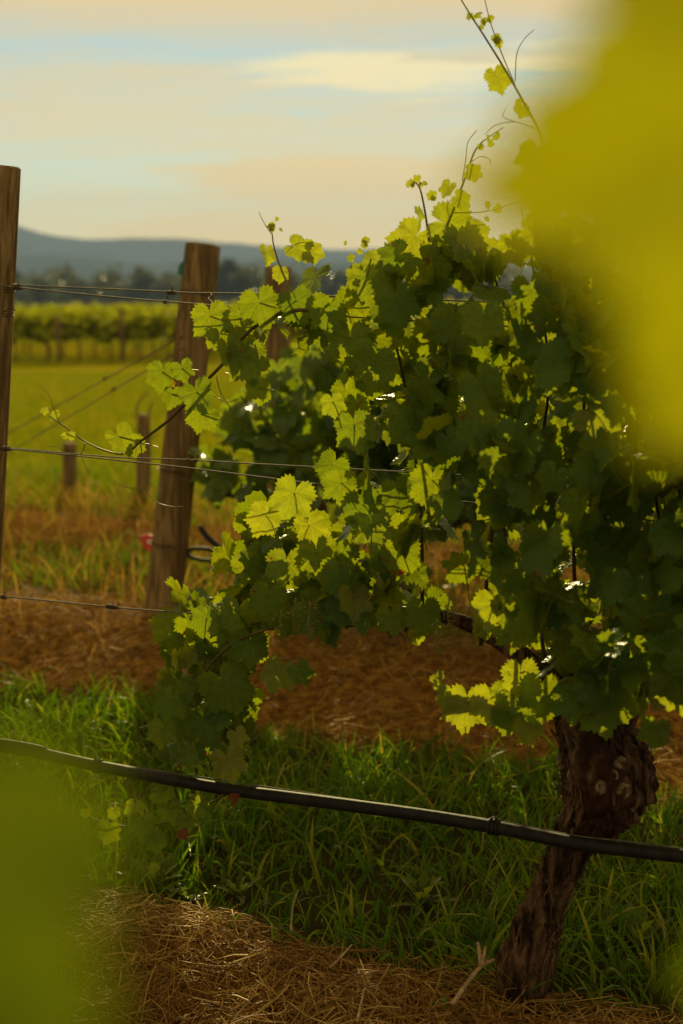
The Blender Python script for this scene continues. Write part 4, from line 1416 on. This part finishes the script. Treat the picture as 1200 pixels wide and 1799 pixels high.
# ------------------------------------------------------------------ rows behind
def back_vine(label, off, trunk_pts, poly, n, nparts, th=0.25, group=None, size=(0.055, 0.03)):
    x, y = trunk_pts[0][:2]
    b = row(x, y, off)
    v = Vine(label, b, group)
    P = [row(q[0], q[1], off) for q in trunk_pts]
    P[0][2] = gz(P[0][0], P[0][1]) - 0.05
    lumpy_tube('trunk', P, [q[2] for q in trunk_pts], 14, 5, 0.15, v.e, M['bark'], off)
    xs = [p[0] for p in poly]; ys = [p[1] for p in poly]
    mid = sum(ys) / len(ys)
    mb = MB()
    tx, ty = trunk_pts[-1][:2]
    for sx in (min(xs) + 20, max(xs) - 20):
        mb.tube([P[-1], row(tx * 0.5 + sx * 0.5, ty - 20, off), row(sx, ty - 24, off)], [0.03, 0.022, 0.012], 7, 4)
    mb.build('cordon', M['bark'], v.e)
    k = 0
    while k < n:
        px = rng.uniform(min(xs), max(xs)); py = rng.uniform(min(ys), max(ys))
        if not in_poly(px, py, poly): continue
        o = rng.uniform(-1, 1) * th
        front = 1 if o < 0.05 else -1
        nn, tip = rand_leaf_dirs(front, 0.6)
        v.leaf(row(px, py, off + o), tip, nn, size[0] + size[1] * rng.random(), 'far_leaf')
        k += 1
    LEAF_KIND = 'far_leaf'
    v.finish_leaves(nparts)
    return v


back_vine('dark vine just right of the leaning post in the second row', OFF2 + 0.12, [(432, 1080, 0.05), (436, 1010, 0.045), (446, 940, 0.045), (470, 890, 0.05)],
          [(352, 760), (400, 705), (450, 665), (500, 640), (540, 605), (600, 575), (690, 560), (700, 880), (600, 880), (520, 880), (450, 895), (400, 880), (360, 850)], 300, 150, 0.17)
back_vine('second row vine whose dark trunk foot shows under the leaves above the straw', OFF2 + 0.05, [(702, 1168, 0.055), (700, 1110, 0.05), (706, 1020, 0.045), (712, 930, 0.05)],
          [(600, 610), (760, 600), (900, 600), (930, 900), (800, 930), (690, 930), (610, 900)], 420, 60)
back_vine('second row vine hidden behind the trunk of the old front vine', OFF2 + 0.05, [(1120, 1260, 0.055), (1115, 1180, 0.05), (1110, 1080, 0.045), (1100, 960, 0.05)],
          [(860, 600), (1000, 600), (1320, 590), (1320, 960), (1100, 950), (900, 930)], 500, 40)
back_vine('third row vine showing as pale leaves around the half hidden post', OFF3 + 0.1, [(560, 975, 0.05), (562, 920, 0.045), (560, 850, 0.045), (556, 800, 0.05)],
          [(500, 620), (560, 580), (640, 560), (720, 555), (720, 790), (560, 790), (500, 740)], 300, 30)
back_vine('third row vine behind the densest part of the front canopy', OFF3 + 0.1, [(860, 1010, 0.05), (862, 950, 0.045), (860, 880, 0.045), (856, 820, 0.05)],
          [(700, 555), (1000, 540), (1250, 530), (1250, 820), (860, 810), (700, 800)], 380, 20)


# ------------------------------------------------------------------ leaves close to the lens
def lens_spray(label, leaves, cane_pts, kind='lens_leaf'):
    b = np.array(cane_pts[0])
    e = empty('grapevine_shoot', label, 'vine shoot', b)
    mb = MB(); mb.tube([np.array(p) for p in cane_pts], np.linspace(0.006, 0.0025, len(cane_pts)), 8, 6)
    mb.build('cane', M['cane'], e)
    inv = Matrix.Translation(-Vector(e.location))
    st = MB()
    for (px, py, Y, s, ang, yaw, pit, v) in leaves:
        a = R(ang)
        tip = np.array([math.sin(a), 0, -math.cos(a)])
        n = np.array([math.sin(R(yaw)), -math.cos(R(yaw)), pit])
        c = at(px, py, Y)
        pos = c - tip * s * 0.28
        o = bpy.data.objects.new('leaf', leaf_mesh(kind, v))
        o.parent = e; o.matrix_parent_inverse = inv
        o.matrix_basis = Matrix(frame(pos, tip, n, s).tolist())
        C.objects.link(o)
        d = [np.linalg.norm(np.array(p) - pos) for p in cane_pts]
        q = np.array(cane_pts[int(np.argmin(d))])
        st.tube([pos, pos * 0.5 + q * 0.5 + (0, 0, 0.008), q], 0.0013, 5, 3)
    st.build('leaf_stalks', M['green_stem'], e)


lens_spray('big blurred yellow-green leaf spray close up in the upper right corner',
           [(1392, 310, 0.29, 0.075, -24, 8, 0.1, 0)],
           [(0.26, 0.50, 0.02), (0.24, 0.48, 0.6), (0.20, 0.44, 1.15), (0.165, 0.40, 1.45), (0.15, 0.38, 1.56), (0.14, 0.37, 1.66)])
lens_spray('blurred shade-toned green leaf close up in the lower left corner',
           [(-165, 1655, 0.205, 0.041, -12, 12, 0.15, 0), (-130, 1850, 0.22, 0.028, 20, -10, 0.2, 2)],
           [(-0.22, 0.62, 0.05), (-0.20, 0.52, 0.6), (-0.16, 0.42, 1.1), (-0.105, 0.24, 1.36), (-0.085, 0.22, 1.43)], 'lens_leaf_shade_tone')
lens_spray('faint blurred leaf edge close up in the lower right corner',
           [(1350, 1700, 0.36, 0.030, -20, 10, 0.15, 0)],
           [(0.24, 0.60, 0.05), (0.22, 0.52, 0.6), (0.17, 0.44, 1.05), (0.135, 0.37, 1.24)], 'lens_leaf_shade_tone')


# ------------------------------------------------------------------ grass, straw, weeds
def scatter(n, x0, x1, y0, y1):
    x = rng.uniform(x0, x1, n); y = rng.uniform(y0, y1, n)
    z, s, d = ground_fields(x, y)
    return x, y, z, s, d


# straw lying on the strips
def build_straw():
    Ps, Rs, Ts = [], [], []
    for n, x0, x1, y0, y1, lift in ((46000, -1.35, 1.25, 2.35, 3.95, 0.04), (22000, -2.6, 2.4, 4.1, 7.0, 0.05), (6000, -3.4, 3.2, 6.8, 9.4, 0.05)):
        x, y, z, s, d = scatter(n, x0, x1, y0, y1)
        keep = rng.random(n) < np.clip(s * 1.1 + d * 0.25, 0, 1)
        x, y, z = x[keep], y[keep], z[keep]
        m = len(x)
        az = rng.uniform(0, 2 * math.pi, m)
        L = 0.025 + 0.12 * rng.random(m) ** 1.9
        el = rng.normal(size=m) * 0.22 + 0.05
        bend = rng.normal(size=(m, 2)) * 0.22
        S = 4
        t = np.linspace(-0.5, 0.5, S)[None, :]
        dx = np.cos(az)[:, None] * t - np.sin(az)[:, None] * bend[:, :1] * (t * t)
        dy = np.sin(az)[:, None] * t + np.cos(az)[:, None] * bend[:, :1] * (t * t)
        P = np.stack([x[:, None] + dx * L[:, None], y[:, None] + dy * L[:, None], np.zeros((m, S))], 2)
        zz = ground_fields(P[..., 0], P[..., 1])[0]
        P[..., 2] = zz + (rng.random(m) ** 2 * lift)[:, None] + (el[:, None] * t + bend[:, 1:] * (t * t - 0.1)) * L[:, None] + 0.004
        P[..., 2] = np.maximum(P[..., 2], zz + 0.001)
        Ps.append(P)
        r = (0.0007 + 0.0013 * rng.random(m) ** 2)[:, None] * np.array([1, 1, 0.9, 0.6])[None, :]
        Rs.append(r)
        Ts.append(np.clip(rng.beta(1.4, 2.9, m) * (0.85 + 0.55 * vnoise(x, y, 5.0, 21.0)) , 0, 1))
    o = strands('straw', np.vstack(Ps), np.vstack(Rs), M['straw'], np.concatenate(Ts), 3)
    tag(o, 'loose brown straw mulch in strips under the vine rows', None, None, 'stuff')


build_straw()


WEEDS = [(272, 1572), (330, 1596), (1120, 1660), (740, 1590), (420, 1580)]


def clear_of_weeds(x, y, r=0.045):
    k = np.ones(len(x), bool)
    for px, py in WEEDS:
        g = gnd(px, py)
        k &= np.hypot(x - g[0], y - g[1]) > r
        k &= ~((np.abs(x - g[0]) < r * 0.8) & (y < g[1]) & (y > g[1] - 0.10))
    return k


def build_grass():
    # lush alley between the first two rows
    n = 42000
    x, y, z, s, d = scatter(n, -2.3, 2.2, 2.7, 6.2)
    a = (x - G1[0]) * RN[0] + (y - G1[1]) * RN[1]
    pat = 0.5 + 0.5 * vnoise(x, y, 3.1, 8.0)
    keep = (rng.random(n) < (1 - s) ** 1.5 * (0.45 + 0.55 * pat)) & (a < OFF2) & clear_of_weeds(x, y)
    x, y, z, pat = x[keep], y[keep], z[keep], pat[keep]
    m = len(x)
    h = (0.045 + 0.115 * rng.random(m)) * (0.5 + 0.85 * pat)
    P = grass_pts(np.stack([x, y, z - 0.005], 1), h, np.abs(rng.normal(size=m)) * 0.35, rng.uniform(0, 6.28, m), rng.random(m) * 1.0, 5)
    w = (0.0018 + 0.0036 * rng.random(m))[:, None] * np.array([0.8, 1.0, 0.85, 0.55, 0.08])[None, :]
    o = strands('grass', P, w, M['grass'], np.clip(rng.beta(1.4, 2.2, m), 0, 1), 2)
    tag(o, 'lush green grass in the alley behind the front vine', None, None, 'stuff')
    # patchy green between the rows behind
    n = 30000
    x, y, z, s, d = scatter(n, -4.0, 3.5, 5.4, 11.5)
    pat = 0.5 + 0.5 * vnoise(x, y, 2.2, 3.0)
    keep = rng.random(n) < (1 - s) * np.clip(pat * 2.0 - 0.6, 0, 1)
    x, y, z = x[keep], y[keep], z[keep]; m = len(x)
    P = grass_pts(np.stack([x, y, z - 0.005], 1), 0.06 + 0.14 * rng.random(m), np.abs(rng.normal(size=m)) * 0.3, rng.uniform(0, 6.28, m), rng.random(m) * 0.8, 4)
    w = (0.002 + 0.003 * rng.random(m))[:, None] * np.array([0.9, 1.0, 0.7, 0.1])[None, :]
    o = strands('grass', P, w, M['grass'], np.clip(rng.beta(2, 2.2, m), 0, 1), 2)
    tag(o, 'patchy green grass between the rows behind', None, None, 'stuff')
    # short sunlit turf of the headland
    n = 42000
    x = rng.uniform(-9, 3, n); y = 9.5 + 22 * rng.random(n) ** 1.6
    z, s, d = ground_fields(x, y)
    P = grass_pts(np.stack([x, y, z - 0.003], 1), (0.04 + 0.09 * rng.random(n)) , np.abs(rng.normal(size=n)) * 0.4, rng.uniform(0, 6.28, n), rng.random(n) * 0.8, 3)
    w = (0.004 + 0.006 * rng.random(n))[:, None] * np.array([1.0, 0.8, 0.1])[None, :]
    o = strands('turf', P, w, M['turf'], rng.random(n), 2)
    tag(o, 'short sunlit yellow-green turf of the headland', None, None, 'stuff')
    # dry standing grass
    n = 15000
    x, y, z, s, d = scatter(n, -3.6, 2.6, 5.0, 11.0)
    a = (x - G1[0]) * RN[0] + (y - G1[1]) * RN[1]
    pat = 0.5 + 0.5 * vnoise(x, y, 2.6, 11.0)
    dens = np.clip(d * 0.9 + s * 0.45, 0, 1) * np.clip(pat * 1.5 - 0.1, 0.1, 1) * np.where(a > OFF2 - 0.45, 1, 0.35)
    keep = rng.random(n) < dens
    x, y, z = x[keep], y[keep], z[keep]; m = len(x)
    h = 0.08 + 0.24 * rng.random(m) ** 1.7
    P = grass_pts(np.stack([x, y, z - 0.005], 1), h, np.abs(rng.normal(size=m)) * 0.35, rng.uniform(0, 6.28, m), rng.random(m) * 0.7, 5)
    w = (0.0012 + 0.0018 * rng.random(m))[:, None] * np.array([0.8, 0.8, 0.7, 1.5, 0.5])[None, :]
    o = strands('dry_grass', P, w, M['dry'], rng.random(m), 2)
    tag(o, 'dry orange-brown grass standing between the rows behind', None, None, 'stuff')


build_grass()


def build_weed(label, px, py, n, size, spread=0.5, mat='weed'):
    g = gnd(px, py); g[2] = gz(g[0], g[1])
    e = empty('broadleaf_weed', label, 'weed', g)
    for k in range(n):
        az = 2 * math.pi * (k * 0.382) + rng.normal() * 0.2
        el = R(25 + 55 * rng.random())
        L = size * (0.6 + 0.5 * rng.random())
        d = np.array([math.cos(az) * math.cos(el), math.sin(az) * math.cos(el), math.sin(el)])
        side = np.cross(d, (0, 0, 1.0)); side /= np.linalg.norm(side); up = np.cross(side, d)
        V, uv = [], []
        S = 8
        for i in range(S + 1):
            t = i / S
            w = L * 0.15 * (math.sin(math.pi * min(1, 0.12 + t * 0.9)) ** 0.8) * (1.0 if i % 2 else 0.66) * (0.35 + 0.65 * t ** 0.5)
            c = g + d * L * t - np.array([0, 0, 1]) * L * 0.28 * t * t
            for q in (-1, -0.5, 0, 0.5, 1):
                V.append(c + side * w * q + up * abs(q) * w * 0.35 + up * 0.003 * math.sin(i * 2.1 + q * 3)); uv.append((q * 0.3, t))
        f = []
        for i in range(S):
            for q in range(4):
                f.append((i * 5 + q, i * 5 + q + 1, i * 5 + q + 6, i * 5 + q + 5))
        mb = MB(); mb.add(np.array(V), [np.array(f)], 0.0, uv)
        mb.build('leaf', M[mat], e)
    return e


build_weed('pale broad-leaved weed clump at the straw edge under the low vine shoot', 272, 1572, 26, 0.14)
build_weed('small broad-leaved weed in the straw just right of the pale clump', 330, 1596, 12, 0.075)
build_weed('broad-leaved dock in the grass right of the vine trunk', 1120, 1660, 12, 0.14)
build_weed('broad-leaved weed catching light in the grass left of the vine trunk', 740, 1590, 16, 0.12)
build_weed('small weed in the grass left of the middle of the pipe', 420, 1580, 12, 0.09)

# pale pruning lying against the trunk
def stick(label, branches, r=0.0052):
    x, y, h = branches[0][0]
    e = empty('vine_pruning', label, 'stick', gnd(x, y))
    for br in branches:
        P = []
        for (px, py, h) in br:
            q = gnd(px, py, h); P.append(q)
        mb = MB(); mb.tube(P, np.linspace(r, r * 0.62, len(P)), 8, 5)
        mb.build('twig', M['stick'], e)


stick('pale forked pruning propped against the foot of the trunk', [[(795, 1765, 0.10), (815, 1735, 0.12), (845, 1698, 0.135), (868, 1686, 0.14)], [(845, 1698, 0.135), (843, 1675, 0.15), (839, 1655, 0.17)], [(845, 1698, 0.135), (850, 1680, 0.15), (853, 1664, 0.16)]])
stick('bleached twig lying in the straw at the bottom edge', [[(628, 1795, 0.10), (634, 1765, 0.11), (640, 1738, 0.13)]], 0.0028)
stick('thin curved dead stalk rising from the straw edge', [[(512, 1640, 0.08), (512, 1610, 0.11), (518, 1580, 0.14), (525, 1562, 0.16)]], 0.0024)
stick('short pale twig lying on top of the straw mound', [[(580, 1700, 0.10), (600, 1680, 0.11), (618, 1660, 0.12)]], 0.0030)
